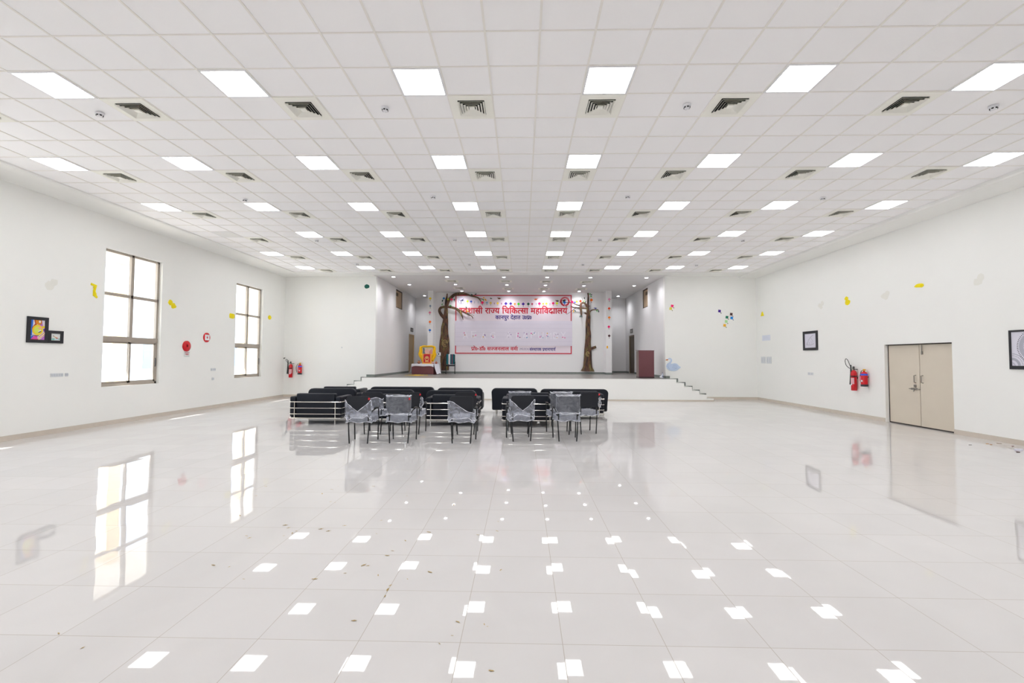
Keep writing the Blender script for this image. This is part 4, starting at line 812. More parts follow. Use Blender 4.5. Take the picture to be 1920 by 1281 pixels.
GLYPHS = {"\u0938":["587,551 587,0 506,0 506,266 487,261 467,257 448,254 428,252 405,251 380,251 352,252 322,254 292,259 262,264 236,270 212,277 198,269 183,261 167,253 196,218 228,182 264,146 301,110 340,75 380,42 326,-12 289,21 254,54 221,87 189,120 160,151 133,181 109,209 89,234 73,256 60,275 51,292 46,305 42,317 41,329 40,340 42,352 47,364 55,376 67,385 83,391 104,393 120,392 134,388 148,382 159,373 171,362 181,350 194,364 203,380 210,399 214,418 216,438 217,458 216,477 215,495 213,512 209,527 205,540 201,551 0,551 0,622 691,622 691,551","369,322 394,322 418,324 440,326 462,329 484,334 506,339 506,551 281,551 285,539 289,526 293,511 296,495 297,477 298,458 297,431 294,407 289,385 281,365 273,348 262,333 297,327 333,323"],"\u0935":["571,551 467,551 467,0 387,0 387,165 368,153 347,143 324,133 297,124 267,120 233,118 198,120 166,127 137,139 111,155 89,174 71,198 57,224 49,254 46,286 52,339 72,383 104,418 146,444 196,459 255,464 264,464 275,463 288,463 300,461 313,460 326,459 337,458 346,456 354,454 349,381 336,384 321,386 306,388 290,390 274,391 259,391 221,388 188,379 162,364 143,343 131,318 127,287 131,256 141,231 159,212 181,199 206,191 235,188 268,191 298,198 325,211 348,226 369,243 387,260 387,551 0,551 0,622 571,622"],"\u0936":["122,189 100,191 80,197 64,207 50,220 43,236 40,255 42,273 48,287 58,299 71,307 86,312 104,314 116,313 129,311 142,307 156,300 172,290 191,276 222,290 250,309 273,335 291,366 301,402 305,443 302,478 292,508 275,533 254,551 228,562 199,566 180,565 165,560 153,553 145,542 140,530 138,516 139,506 142,495 148,484 156,472 169,463 186,454 208,447 236,442 270,440 253,370 196,378 149,394 113,418 87,447 71,480 66,517 70,549 82,577 102,600 129,618 163,628 204,632 235,630 264,622 292,611 318,594 340,573 359,547 373,516 381,480 384,440 380,395 369,353 350,312 324,276 292,246 254,221 284,194 313,165 341,135 368,103 392,73 414,43 350,-1 317,44 286,84 258,118 230,147 204,172 179,194 161,191 142,190","591,551 591,0 510,0 510,551 421,551 421,622 695,622 695,551"],"\u0930":["395,42 341,-12 302,21 265,54 230,87 197,120 166,151 138,181 113,209 92,234 75,256 62,275 53,292 47,305 43,317 41,329 40,340 42,352 47,364 55,376 67,385 83,391 104,393 120,392 134,388 148,382 159,373 171,362 181,349 205,363 224,380 238,399 248,420 254,443 256,468 255,483 254,498 251,514 247,528 243,540 239,551 0,551 0,622 424,622 424,551 320,551 329,525 334,494 336,458 334,423 326,392 314,365 298,341 278,319 254,301 227,284 198,268 167,254 199,219 233,183 272,147 312,110 353,75"],"\u091c":["653,551 653,0 572,0 572,370 435,370 410,370 391,371 378,373 400,352 420,329 436,303 448,276 456,247 458,218 456,189 449,163 438,141 422,122 404,107 384,95 360,87 336,82 310,80 275,83 242,94 209,111 177,135 147,169 117,212 88,264 59,327 31,401 102,426 133,344 165,276 198,223 232,184 268,161 306,153 326,155 344,161 359,170 370,184 377,203 379,227 376,256 365,283 349,310 327,335 301,357 273,377 302,441 572,441 572,551 0,551 0,622 757,622 757,551"],"\u092f":["595,622 595,551 491,551 491,0 410,0 410,179 390,167 368,157 343,147 316,138 286,134 253,132 197,139 148,159 108,193 75,237 52,291 38,353 76,363 106,375 130,390 147,407 157,430 160,457 159,475 155,493 149,509 141,524 132,538 123,551 0,551 0,622","129,301 144,271 160,247 180,228 202,214 228,206 259,203 291,205 320,212 346,224 370,239 391,256 410,274 410,551 211,551 227,516 237,481 240,445 228,381 191,333"],"\u091a":["649,551 545,551 545,0 465,0 465,165 447,154 426,143 403,133 377,125 349,120 317,118 269,123 227,137 191,161 163,193 147,231 141,275 142,294 147,312 154,330 163,345 173,359 185,371 38,369 38,441 331,441 343,441 355,441 367,441 377,440 385,440 382,370 350,370 314,367 283,359 257,346 237,327 225,303 221,274 224,248 234,226 250,210 270,198 293,190 317,188 349,190 377,198 403,210 425,225 446,242 465,260 465,551 0,551 0,622 649,622"],"\u0915":["777,551 452,551 452,349 486,377 525,393 569,399 610,394 645,381 675,358 698,326 711,286 716,239 714,208 709,175 701,141 689,107 672,73 651,39 579,80 595,102 608,127 620,154 629,182 634,210 636,237 634,266 627,289 617,307 602,320 584,327 562,330 526,322 489,298 452,258 452,0 371,0 371,174 354,161 334,148 312,136 286,126 258,120 226,118 195,120 166,126 138,137 112,152 90,171 71,195 57,222 49,254 46,290 52,340 70,382 101,417 141,443 189,459 244,464 260,464 277,462 296,461 313,458 328,456 339,454 333,381 321,384 308,386 293,388 277,390 262,391 249,391 213,388 183,379 159,365 141,345 131,321 127,292 130,260 141,234 158,214 179,199 202,191 228,188 256,190 282,197 307,209 329,224 351,241 371,260 371,551 0,551 0,622 777,622"],"\u0924":["481,551 481,0 400,0 400,328 291,328 254,327 223,325 200,322 180,317 164,309 150,299 137,284 129,263 126,237 130,205 142,173 163,143 191,111 227,77 271,40 217,-12 187,15 159,41 132,68 107,95 86,123 69,151 55,180 48,211 45,242 47,265 51,286 59,305 68,323 80,338 93,351 114,366 137,378 163,388 193,394 230,398 272,399 400,399 400,551 0,551 0,622 584,622 584,551"],"\u092e":["509,551 509,0 428,0 428,250 207,250 207,213 205,193 201,177 193,166 182,157 171,153 159,151 146,152 133,157 119,164 105,173 92,183 80,196 69,209 59,223 51,237 44,251 40,265 39,278 41,289 45,300 53,309 64,315 80,320 100,321 126,321 126,551 0,551 0,622 612,622 612,551","428,551 207,551 207,321 428,321"],"\u0939":["321,69 344,77 363,87 380,98 393,112 400,128 403,148 400,171 390,191 374,208 351,219 319,227 280,229 238,226 202,216 175,201 154,179 142,154 138,124 139,104 143,84 150,64 160,44 176,22 197,-1 224,-26 259,-56 302,-89 248,-142 192,-96 145,-51 108,-9 80,34 64,80 58,130 60,154 65,177 73,198 85,216 99,233 115,248 103,261 92,276 83,292 75,310 71,330 69,352 70,370 73,386 79,400 86,413 95,424 106,433 122,443 140,451 159,458 179,462 203,464 229,465 361,465 361,551 0,551 0,622 546,622 546,551 442,551 442,394 230,394 211,394 197,393 186,391 178,389 170,385 164,381 156,372 151,361 149,347 150,334 153,322 159,312 166,302 174,292 183,284 215,293 249,298 284,300 327,298 365,291 397,279 423,264 444,245 461,225 472,202 479,178 481,153 477,117 466,85 447,57 421,34 388,16 348,2"],"\u0926":["413,-58 399,-35 386,-12 373,11 361,33 351,54 342,73 334,72 325,71 316,70 307,69 297,68 287,68 259,69 231,73 203,79 175,87 149,98 125,113 102,130 83,151 68,176 56,204 48,236 46,272 48,300 53,325 62,348 73,367 86,385 102,401 126,419 153,433 183,443 216,450 252,455 290,456 295,551 0,551 0,622 534,622 534,551 376,551 376,385 327,385 291,384 260,382 234,378 211,372 191,365 173,355 159,344 148,331 139,317 132,301 127,282 126,262 130,229 144,200 166,175 197,155 237,144 287,140 295,140 303,140 312,141 309,154 307,165 306,176 308,197 315,214 327,226 341,234 357,238 373,240 399,237 421,229 439,216 451,199 459,181 461,162 459,142 455,126 447,113 436,102 424,93 410,86 419,70 428,53 439,37 450,18 464,-2 480,-24"],"\u092a":["479,551 479,0 398,0 398,191 378,179 357,168 335,159 311,152 284,147 254,146 228,148 204,152 182,160 161,169 143,181 128,194 113,213 100,234 91,258 84,285 80,318 79,358 79,551 0,551 0,622 583,622 583,551","398,551 160,551 160,369 160,344 161,322 163,304 165,289 169,276 173,266 177,256 183,248 190,240 208,227 233,220 263,217 289,219 314,225 338,236 360,249 380,264 398,280"],"\u0928":["0,622 569,622 569,551 466,551 466,0 385,0 385,298 204,298 204,244 202,227 198,213 190,202 180,194 167,190 153,188 137,190 120,197 102,209 85,224 70,241 56,260 45,280 39,299 37,318 39,332 43,345 51,355 62,363 78,367 98,369 385,369 385,551 0,551"],"\u0932":["0,551 0,622 693,622 693,551 589,551 589,0 508,0 508,355 499,356 478,355 462,351 445,344 429,334 413,319 397,301 382,276 369,245 356,208 279,232 288,261 299,288 311,313 295,324 279,334 263,342 246,348 228,352 209,353 184,350 164,343 148,330 136,313 128,294 126,271 128,246 136,222 148,199 164,175 185,151 210,127 239,100 272,71 309,40 255,-12 217,21 182,53 149,84 119,114 94,145 73,176 57,207 48,240 45,275 48,308 56,337 70,362 87,382 108,398 131,411 156,419 180,424 204,426 233,424 259,420 285,412 308,400 332,387 354,370 396,401 444,420 499,426 505,426 508,551"],"\u0925":["553,551 553,0 472,0 472,180 451,168 428,157 403,147 375,138 343,134 308,132 254,137 206,154 164,181 128,218 101,265 83,322 140,337 185,356 217,378 238,403 251,433 255,467 252,498 245,523 232,543 214,557 194,565 171,568 155,567 142,563 130,556 121,547 116,535 114,521 123,492 150,472 195,461 187,391 147,399 112,413 84,431 63,454 50,483 46,519 50,553 62,581 83,604 109,619 139,629 172,632 199,630 225,624 251,615 274,601 294,583 312,561 325,535 333,504 336,469 332,423 318,383 296,349 266,320 228,295 182,274 198,252 215,234 234,221 256,211 282,205 314,203 347,205 377,212 403,223 427,238 450,255 472,275 472,551 390,551 390,622 656,622 656,551"],"\u0921":["358,222 339,221 319,219 300,215 281,210 264,204 248,197 218,217 192,239 169,263 151,290 141,319 137,352 138,370 141,386 147,400 154,413 163,424 174,433 190,443 208,451 228,458 251,462 277,464 308,465 401,465 401,551 0,551 0,622 592,622 592,551 482,551 482,394 298,394 279,394 265,393 254,391 246,389 238,385 232,381 224,372 219,361 217,347 219,332 223,318 231,307 241,296 251,286 261,277 293,286 326,292 362,294 409,290 450,277 485,257 512,228 529,194 534,154 529,112 512,75 485,44 447,19 397,5 337,0 274,5 215,20 162,44 112,76 66,114 25,158 86,207 124,166 163,132 203,107 244,88 289,78 337,74 401,83 440,109 453,152 450,173 442,191 429,205 410,214 386,220"],"\u0927":["630,551 526,551 526,0 445,0 445,150 424,137 401,126 378,117 351,109 319,105 283,103 235,108 193,121 159,144 132,173 116,209 111,251 112,269 115,286 120,303 127,319 136,334 148,348 119,362 93,380 72,402 55,427 45,458 42,493 47,531 60,564 83,593 113,614 147,628 187,632 220,629 250,620 275,604 295,583 307,559 311,531 307,500 293,471 271,443 210,482 217,489 222,496 226,504 228,511 229,519 230,526 229,536 226,545 220,555 212,562 200,567 184,568 166,566 150,558 136,546 125,530 118,511 116,489 118,469 123,452 132,438 143,426 156,416 172,409 188,404 205,400 223,397 244,401 265,404 288,405 296,405 304,405 312,404 321,403 328,403 333,402 326,332 317,333 306,333 298,333 267,331 241,324 220,312 204,297 194,277 191,254 194,229 204,209 220,193 240,182 264,175 292,173 326,175 356,183 382,195 405,210 426,227 445,245 445,551 383,551 383,622 630,622"],"\u093e":["170,551 170,0 89,0 89,551 0,551 0,622 273,622 273,551"],"\u093f":["89,551 0,551 0,622 80,622 73,637 66,653 61,669 56,686 54,705 53,724 59,773 79,814 111,849 154,875 206,891 266,896 356,888 440,862 516,820 585,763 648,695 704,615 620,615 515,731 402,801 283,824 240,821 203,811 174,795 152,772 138,746 134,714 135,695 138,677 144,662 150,647 157,634 165,622 273,622 273,551 170,551 170,0 89,0"],"\u0940":["-185,615 -195,638 -204,660 -211,682 -216,704 -219,726 -220,748 -215,789 -201,824 -178,855 -146,878 -107,891 -61,896 -23,893 10,883 39,868 64,845 87,815 108,779 127,734 145,682 163,622 273,622 273,551 170,551 170,0 89,0 89,551 0,551 0,622 87,622 68,685 49,736 29,776 5,803 -23,820 -57,825 -82,822 -102,814 -118,801 -130,782 -137,760 -139,733 -138,711 -135,691 -129,672 -122,653 -114,634 -105,615"],"\u0941":["-248,-12 -212,1 -174,8 -136,11 -90,7 -51,-6 -20,-28 4,-56 17,-90 22,-129 17,-167 1,-201 -25,-229 -60,-251 -104,-264 -157,-268 -219,-263 -275,-248 -325,-222 -370,-188 -414,-147 -455,-100 -394,-57 -368,-87 -344,-113 -320,-136 -296,-155 -271,-170 -246,-182 -218,-190 -189,-194 -157,-196 -98,-188 -63,-163 -51,-122 -54,-102 -62,-86 -76,-73 -93,-64 -111,-59 -131,-57 -148,-58 -165,-59 -180,-62 -194,-67 -208,-72 -222,-79"],"\u0947":["-169,615 -183,664 -197,705 -211,740 -225,767 -240,788 -256,804 -274,815 -293,821 -315,823 -329,823 -342,821 -354,819 -365,815 -375,812 -385,809 -409,882 -382,890 -351,894 -318,896 -284,893 -252,885 -225,871 -199,850 -175,821 -154,784 -133,737 -113,681 -94,615"],"\u094b":["170,551 170,0 89,0 89,551 0,551 0,622 273,622 273,551","90,615 76,664 62,705 49,740 34,767 19,788 3,804 -15,815 -34,821 -56,823 -70,823 -83,821 -95,819 -106,815 -116,812 -126,809 -150,882 -123,890 -92,894 -59,896 -25,893 7,885 35,871 60,850 84,821 106,784 126,737 146,681 165,615"],"\u0949":["170,551 170,0 89,0 89,551 0,551 0,622 273,622 273,551","298,863 279,803 254,756 222,722 183,698 140,685 91,680 45,685 3,700 -35,725 -69,760 -98,806 -123,863 -52,887 -34,844 -14,810 8,783 32,764 61,753 94,749 129,753 157,765 179,786 196,813 210,848 222,889"],"\u0902":["-185,772 -183,787 -178,801 -169,813 -157,822 -144,828 -130,830 -115,828 -102,822 -91,813 -82,801 -77,787 -75,772 -77,757 -82,743 -91,731 -102,722 -115,716 -130,714 -144,716 -157,722 -169,731 -178,743 -183,757"],"\u0909":["0,622 563,622 563,551 453,551 471,524 481,495 485,464 476,409 450,364 406,328 429,306 451,281 471,254 486,223 496,190 499,152 497,120 489,92 477,68 460,47 439,30 415,17 388,8 359,2 328,0 291,3 254,14 220,31 186,55 153,88 121,130 89,181 59,242 29,313 100,338 119,288 140,242 162,201 185,164 209,133 235,108 262,89 290,78 320,74 346,76 368,82 388,93 402,108 411,131 414,160 412,187 404,212 392,236 375,258 354,280 329,301 308,298 287,295 264,294 259,364 304,368 341,376 369,390 388,409 400,433 404,463 402,482 397,500 389,516 378,529 365,541 351,551 0,551"]}
# ================================================================== THE BANNER
GLY = {k: [[tuple(map(int, p.split(','))) for p in s.split(' ')] for s in v] for k, v in GLYPHS.items()}
def glyph_mesh(splines, cut=None, axis=0):
    c = bpy.data.curves.new('glyph', 'CURVE'); c.dimensions = '2D'; c.fill_mode = 'BOTH'; c.extrude = 0
    for s_ in splines:
        if len(s_) < 3: continue
        sp_ = c.splines.new('POLY'); sp_.points.add(len(s_)-1); sp_.use_cyclic_u = True
        for k, p in enumerate(s_): sp_.points[k].co = (p[0]/1000, p[1]/1000, 0, 1)
    o = bpy.data.objects.new('glyph', c); COL.objects.link(o)
    me = bpy.data.meshes.new_from_object(o.evaluated_get(bpy.context.evaluated_depsgraph_get()))
    if cut is not None:          # half forms: everything past the cut is sliced away
        bm = bmesh.new(); bm.from_mesh(me); n_ = Vector((1, 0, 0)) if axis == 0 else Vector((0, 1, 0))
        bmesh.ops.bisect_plane(bm, geom=bm.verts[:]+bm.edges[:]+bm.faces[:], plane_co=n_*cut, plane_no=n_, clear_outer=True); bm.to_mesh(me); bm.free()
    vs = [v.co.copy() for v in me.vertices]; fs = [tuple(p.vertices) for p in me.polygons]
    COL.objects.unlink(o); bpy.data.objects.remove(o); bpy.data.meshes.remove(me); return vs, fs
def deva(tokens, bold=.022):
    """Sets a line of Devanagari glyph by glyph: half forms lose their upright, matras add no width."""
    vs, fs, pen, lay = [], [], 0.0, [0]
    def put(splines, dx, cut=None, axis=0):
        v, f = glyph_mesh(splines, cut, axis); lay[0] = (lay[0]+1) % 2
        for k_, (ox, oy) in enumerate(((-bold, 0), (bold, 0), (0, bold), (0, -bold), (0, 0))):
            b = len(vs); vs.extend([(p.x+dx+ox, p.y+oy, .0004*k_+.0002*lay[0]) for p in v]); fs.extend([tuple(b+i for i in q_) for q_ in f])
    for tk in tokens:
        if tk == ' ': pen += .32; continue
        if tk == 'zero':
            o_ = [(int(175+150*math.cos(2*PI*k/20)), int(300+300*math.sin(2*PI*k/20))) for k in range(20)]; i_ = [(int(175+75*math.cos(-2*PI*k/20)), int(300+220*math.sin(-2*PI*k/20))) for k in range(20)]
            put([o_, i_], pen); pen += .36; continue
        if tk == '-': put([[(30, 250), (330, 250), (330, 340), (30, 340)]], pen); pen += .36; continue
        if tk == 'ra': put([[(-190, 250), (-100, 200), (-420, -60), (-470, 0)]], pen); continue
        if tk == 'reph': put([[(-x, y) for x, y in s_][::-1] for s_ in GLY['\u0947']], pen-.33); continue
        if tk == 'ya_low':
            put([[(int(x*.72)-150, int(y*.58)-10) for x, y in s_] for s_ in GLY['\u092f']], pen, .30, 1); put([[(x+52, y) for x, y in s_] for s_ in GLY['\u093e']], pen); pen += .30; continue
        half = len(tk) > 1 and tk[-1] == 'h'; ch = tk[0]; S_ = GLY[ch]; w = max(p[0] for s_ in S_ for p in s_)
        if ch in '\u0941\u0947\u0902': put(S_, pen); continue
        if ch in '\u093e\u093f\u0940\u094b\u0949': put(S_, pen); pen += .273; continue
        if half: c_ = (w-185)/1000; put(S_, pen, c_); pen += c_
        else: put(S_, pen); pen += w/1000
    return vs, fs, pen
def line(tokens, name, m, parent, y, x0, x1, ztop, zbase, bold=.022):
    vs, fs, wd = deva(tokens, bold); me = bpy.data.meshes.new(name); sx = (x1-x0)/wd; sz = (ztop-zbase)/.622
    me.from_pydata([(x0+v[0]*sx, y-v[2], zbase+v[1]*sz) for v in vs], [], fs); me.materials.append(m)
    o = bpy.data.objects.new(name, me); COL.objects.link(o); o.parent = parent; return o
sa, va, sha, ra_, ja, ya, cha, ka, ta, ma, ha, da, pa, na, la, tha, dda, dha, u_ = '\u0938\u0935\u0936\u0930\u091c\u092f\u091a\u0915\u0924\u092e\u0939\u0926\u092a\u0928\u0932\u0925\u0921\u0927\u0909'
AA, I_, II, UU, E_, O_, AW, AM = '\u093e\u093f\u0940\u0941\u0947\u094b\u0949\u0902'
YBN = YW-.012
B0, B1 = aty(853.2, 663.3, YBN), aty(1071.8, 553.4, YBN)
bx0, bx1, bz0, bz1 = B0.x, B1.x, B0.z, B1.z
ban = thing('wall_banner', 'wide white banner with red border and red Hindi heading on the stage wall', 'banner', ((bx0+bx1)/2, YBN, (bz0+bz1)/2))
cx, cz = ban.location.x, ban.location.z
def bp(px, py, dy=0): p = aty(px, py, YBN); return p.x-cx, p.z-cz
BW, BH = (bx1-bx0)/2, (bz1-bz0)/2
MB().box(-BW-.03, BW+.03, 0, .008, -BH-.03, BH+.03).build('banner_sheet', mat('banner_vinyl', (230, 218, 226), .45, var=.02, scale=2), ban, smooth=0)
RED = mat('banner_red', (200, 20, 50), .45, var=.02); NAVY = mat('banner_navy', (52, 40, 128), .45, var=.02); RB = mat('banner_red_border', (196, 16, 40), .45, var=.02)
e = .052; f = MB(); f.box(-BW, BW, -.002, 0, BH-e, BH); f.box(-BW, BW, -.002, 0, -BH, -BH+e); f.box(-BW, -BW+e, -.002, 0, -BH+e, BH-e); f.box(BW-e, BW, -.002, 0, -BH+e, BH-e)
f.build('red_border', RB, ban, smooth=0)
def bline(tokens, name, m, xa, xb, yt, yb, bold=.022):
    a_, b_ = bp(xa, yt), bp(xb, yb); line(tokens, name, m, ban, -.003, a_[0], b_[0], a_[1], b_[1], bold)
bline([sa+'h', va, sha, AA, sa, II, ' ', ra_, AA, ja+'h', ya, ' ', I_, cha, I_, ka, ta+'h', sa, AA, ' ', ma, ha, AA, I_, va, da, 'ya_low', AA, la, ya], 'heading_lettering', RED, 861, 1063.8, 577.9, 588.2, .03)
bline([ka, AA, na, pa, UU, ra_, ' ', da, E_, ha, AA, ta, ' ', u_, 'zero', pa, 'ra', 'zero'], 'place_lettering', NAVY, 929, 996.8, 592.2, 598.7, .03)
bline([pa, 'ra', O_, 'zero', '-', dda, AW, 'zero', ' ', sa, ja+'h', ja, na, la, AA, la, ' ', va, ma, 'reph', AA], 'name_lettering', RED, 883.5, 971.2, 651.1, 657.3, .026)
bline([sa, AM, sa+'h', tha, AA, pa, ka, ' ', pa, 'ra', dha, AA, na, AA, cha, AA, ya, 'reph'], 'title_lettering', NAVY, 993, 1041.5, 652.9, 658, .026)
a_, b_ = bp(974.5, 652.7), bp(991.5, 657.6)
word('(MD,DCH)', b_[0]-a_[0], a_[1]-b_[1], mat('banner_grey_ink', (110, 100, 140), .5), ban, 'degree_lettering', ((a_[0]+b_[0])/2, -.003, (a_[1]+b_[1])/2))
# emblems
ex, ez = bp(865.2, 564.4); r = .205
MB().prism(ell(ex, ez, r, r, 32), -.003, 0).build('round_emblem', mat('emblem_lavender', (226, 218, 240), .5, var=.01), ban, smooth=0)
INK = mat('emblem_ink', (48, 44, 96), .5); d = MB()
for k in range(11):
    a0 = 150+k*22
    d.prism(strip([(ex+r*.8*math.cos(math.radians(t_)), ez+r*.8*math.sin(math.radians(t_))) for t_ in (a0, a0+7, a0+13)], .022), -.006, -.003)
d.prism(strip([(ex-.11, ez+.06), (ex-.03, ez+.01), (ex-.01, ez-.15)], [.02, .04, .03]), -.006, -.003); d.prism(ell(ex+.05, ez+.03, .07, .045, 14), -.006, -.003); d.prism(strip([(ex+.0, ez+.02), (ex+.07, ez+.08), (ex+.13, ez+.12)], [.03, .03, .012]), -.006, -.003)
d.build('emblem_figure', INK, ban, smooth=0)
d = MB()
for k in range(9):
    a0 = 35+k*13; d.prism(strip([(ex+r*.83*math.cos(math.radians(t_)), ez+r*.83*math.sin(math.radians(t_))) for t_ in (a0, a0+6)], .018), -.006, -.003)
d.build('emblem_arc', mat('emblem_pale_ink', (170, 170, 206), .5), ban, smooth=0)
ex, ez = bp(1059.2, 565.6); r = .255; rg = MB()
for k in range(40):
    p0, p1 = 2*PI*k/40, 2*PI*(k+1)/40; rg.prism([(ex+q_*math.cos(u), ez+q_*math.sin(u)) for q_, u in ((r*.66, p0), (r, p0), (r, p1), (r*.66, p1))], -.004, 0)
rg.build('emblem_ring', RED, ban, smooth=0)
MB().prism(ell(ex, ez, r*.68, r*.68, 28), -.002, 0).build('emblem_field', mat('emblem_white', (236, 228, 236), .5, var=.01), ban, smooth=0)
d = MB(); d.prism([(ex-.15, ez+.05), (ex-.04, ez+.12), (ex+.10, ez+.10), (ex+.02, ez+.06), (ex+.03, ez-.02), (ex-.08, ez-.02)], -.006, -.002)
d.build('emblem_figure', mat('emblem_brown', (66, 48, 44), .5), ban, smooth=0)
d = MB()
for sg in (-1, 1): d.prism([(ex+sg*.18, ez-.10), (ex+sg*.27, ez-.06), (ex+sg*.25, ez+.06), (ex+sg*.17, ez+.0)], -.006, -.003)
d.build('emblem_ribbon', mat('emblem_deep_red', (190, 16, 30), .5), ban, smooth=0)
d = MB(); d.prism(ell(ex, ez-.215, .03, .02, 10), -.007, -.004)
for k in range(13):
    a0 = 30+k*9.5; d.prism(strip([(ex+r*.83*math.cos(math.radians(t_)), ez+r*.83*math.sin(math.radians(t_))) for t_ in (a0, a0+5)], .03), -.006, -.004)
d.build('emblem_letter_ring', mat('emblem_pink_white', (240, 206, 214), .5), ban, smooth=0)
# the pale sheet stuck over the middle of the banner, with its cut-out letters
c0, c1 = aty(853, 648.2, YBN-.012), aty(1073, 602, YBN-.012)
cov = thing('cover_sheet', 'pale lavender paper sheet stuck over the middle of the banner', 'paper sheet', ((c0.x+c1.x)/2, YBN-.0145, (c0.z+c1.z)/2))
cw, chh = (c1.x-c0.x)/2, (c1.z-c0.z)/2
MB().box(-cw, cw, 0, .008, -chh, chh).build('sheet', mat('cover_lavender', (222, 216, 228), .7, var=.02, scale=3), cov, smooth=0)
d = MB()
for i in range(5): d.box(-cw+.02, cw-.02, -.002, 0, chh*(.75-.35*i)-.01, chh*(.75-.35*i)+.01)
d.build('fold_line', mat('cover_fold', (214, 208, 222), .7), cov, smooth=0)
FLECK = [(196, 120, 60), (120, 60, 160), (226, 60, 160), (90, 150, 190), (110, 140, 80), (220, 170, 90), (150, 130, 160)]
LT = [('A', 873, 629, 5), ('E', 888, 627, 0), ('A', 907, 630, 5), ('G', 924, 629, 5), ('A', 954.5, 628, 1), ('L', 972.5, 630, 2), ('A', 984.5, 629, 1), ('P', 1000, 628, 2), ('U', 1014, 629, 3), ('M', 1029, 630, 2), ('B', 1042, 629.5, 2), ('Y', 1056, 629, 2)]
LWHITE = mat('letter_white', (232, 228, 238), .7, var=.02)
for i, (ch, px, py, fc) in enumerate(LT):
    p = aty(px, py, YBN-.013); t = thing('cutout_letter', 'white paper letter with coloured flecks, %s from the left on the pale sheet' % NUM[i], 'paper letter', (p.x, YBN-.015, p.z), 0, 'white cut-out letters on the pale sheet')
    word(ch, .29, .36, LWHITE, t, 'letter_sheet', (0, -.003, 0))
    for k in range(4):
        x, z = random.uniform(-.11, .11), random.uniform(-.15, .15); s_ = random.uniform(.014, .032)
        MB().prism(blob(x, z, s_, s_*1.2, 7, .3), -.007-.0015*k, -.005).build('colour_fleck', paint(FLECK[(fc+k*(k+i)) % 7] if k else FLECK[fc]), t, smooth=0)

# ================================================================== PAINTED TREES ON THE STAGE WALL
YT = YW-.095; FL = (Vector((0, 1, 0)), .2)
def T(px, py, dy=0): p = aty(px, py, YT); return (p.x, YT+dy, p.z)
PXM = T(961, 600)[0]-T(960, 600)[0]
def limb(mb, pts, dy=0, n=10):
    P = [T(x, y, dy) for x, y, _ in pts]; R_ = [r_*PXM for _, _, r_ in pts]; mb.tube(curve_pts(P, 4), lerp_list(R_, 4), n, 0, FL)
LEAFC = {'d': (6, 66, 56), 'g': (30, 170, 60), 'l': (140, 214, 90), 'y': (240, 176, 20), 'n': (16, 30, 60)}
def leaves(t, lst):
    for x, y, c_, a_, l_ in lst:
        p = T(x, y, -.040); L_ = l_*PXM; ca, sa_ = math.cos(math.radians(a_)), math.sin(math.radians(a_))
        o_ = [(-1, 0), (-.5, .34), (.1, .42), (.6, .26), (1, 0), (.6, -.26), (.1, -.42), (-.5, -.34)]
        MB().prism([(p[0]+(u*ca-v*sa_)*L_, p[2]+(u*sa_+v*ca)*L_) for u, v in o_], p[1]-.006, p[1]).move(Matrix.Translation((-t.location.x, -t.location.y, -t.location.z))).build('leaf', mat('leaf_'+c_, LEAFC[c_], .7, var=.1, scale=20), t, smooth=0)
def tree(label, base, trunk, limbs, lst, knots):
    b = T(*base); t = thing('painted_tree', label, 'tree decoration', (b[0], YT, SZ+.10), 0, 'brown papier trees on the stage wall'); M_ = Matrix.Translation((-b[0], -YT, -SZ-.10))
    m = MB(); limb(m, trunk, 0, 16); m.move(M_).build('trunk', BARK, t, 60)
    for L_ in limbs: m = MB(); limb(m, L_, -.01); m.move(M_).build('branch', BARK, t, 60)
    for x, y, r_ in knots:
        p = T(x, y); k = MB()
        for q_, w_, dz in ((r_, .9, 0), (r_*.62, .7, .2), (r_*.3, .6, -.1)):
            P = [(p[0]+q_*PXM*.75*math.cos(a_), YT-FL[1]*trunk[1][2]*PXM-.012, p[2]+dz*PXM+q_*PXM*math.sin(a_)) for a_ in [PI*2*i/14 for i in range(13)]]
            k.tube(P, w_*PXM*.5, 6, 0)
        k.move(M_).build('bark_knot', mat('knot_paint', (176, 156, 100), .7, var=.35, scale=14), t)
    leaves(t, lst)
    return t
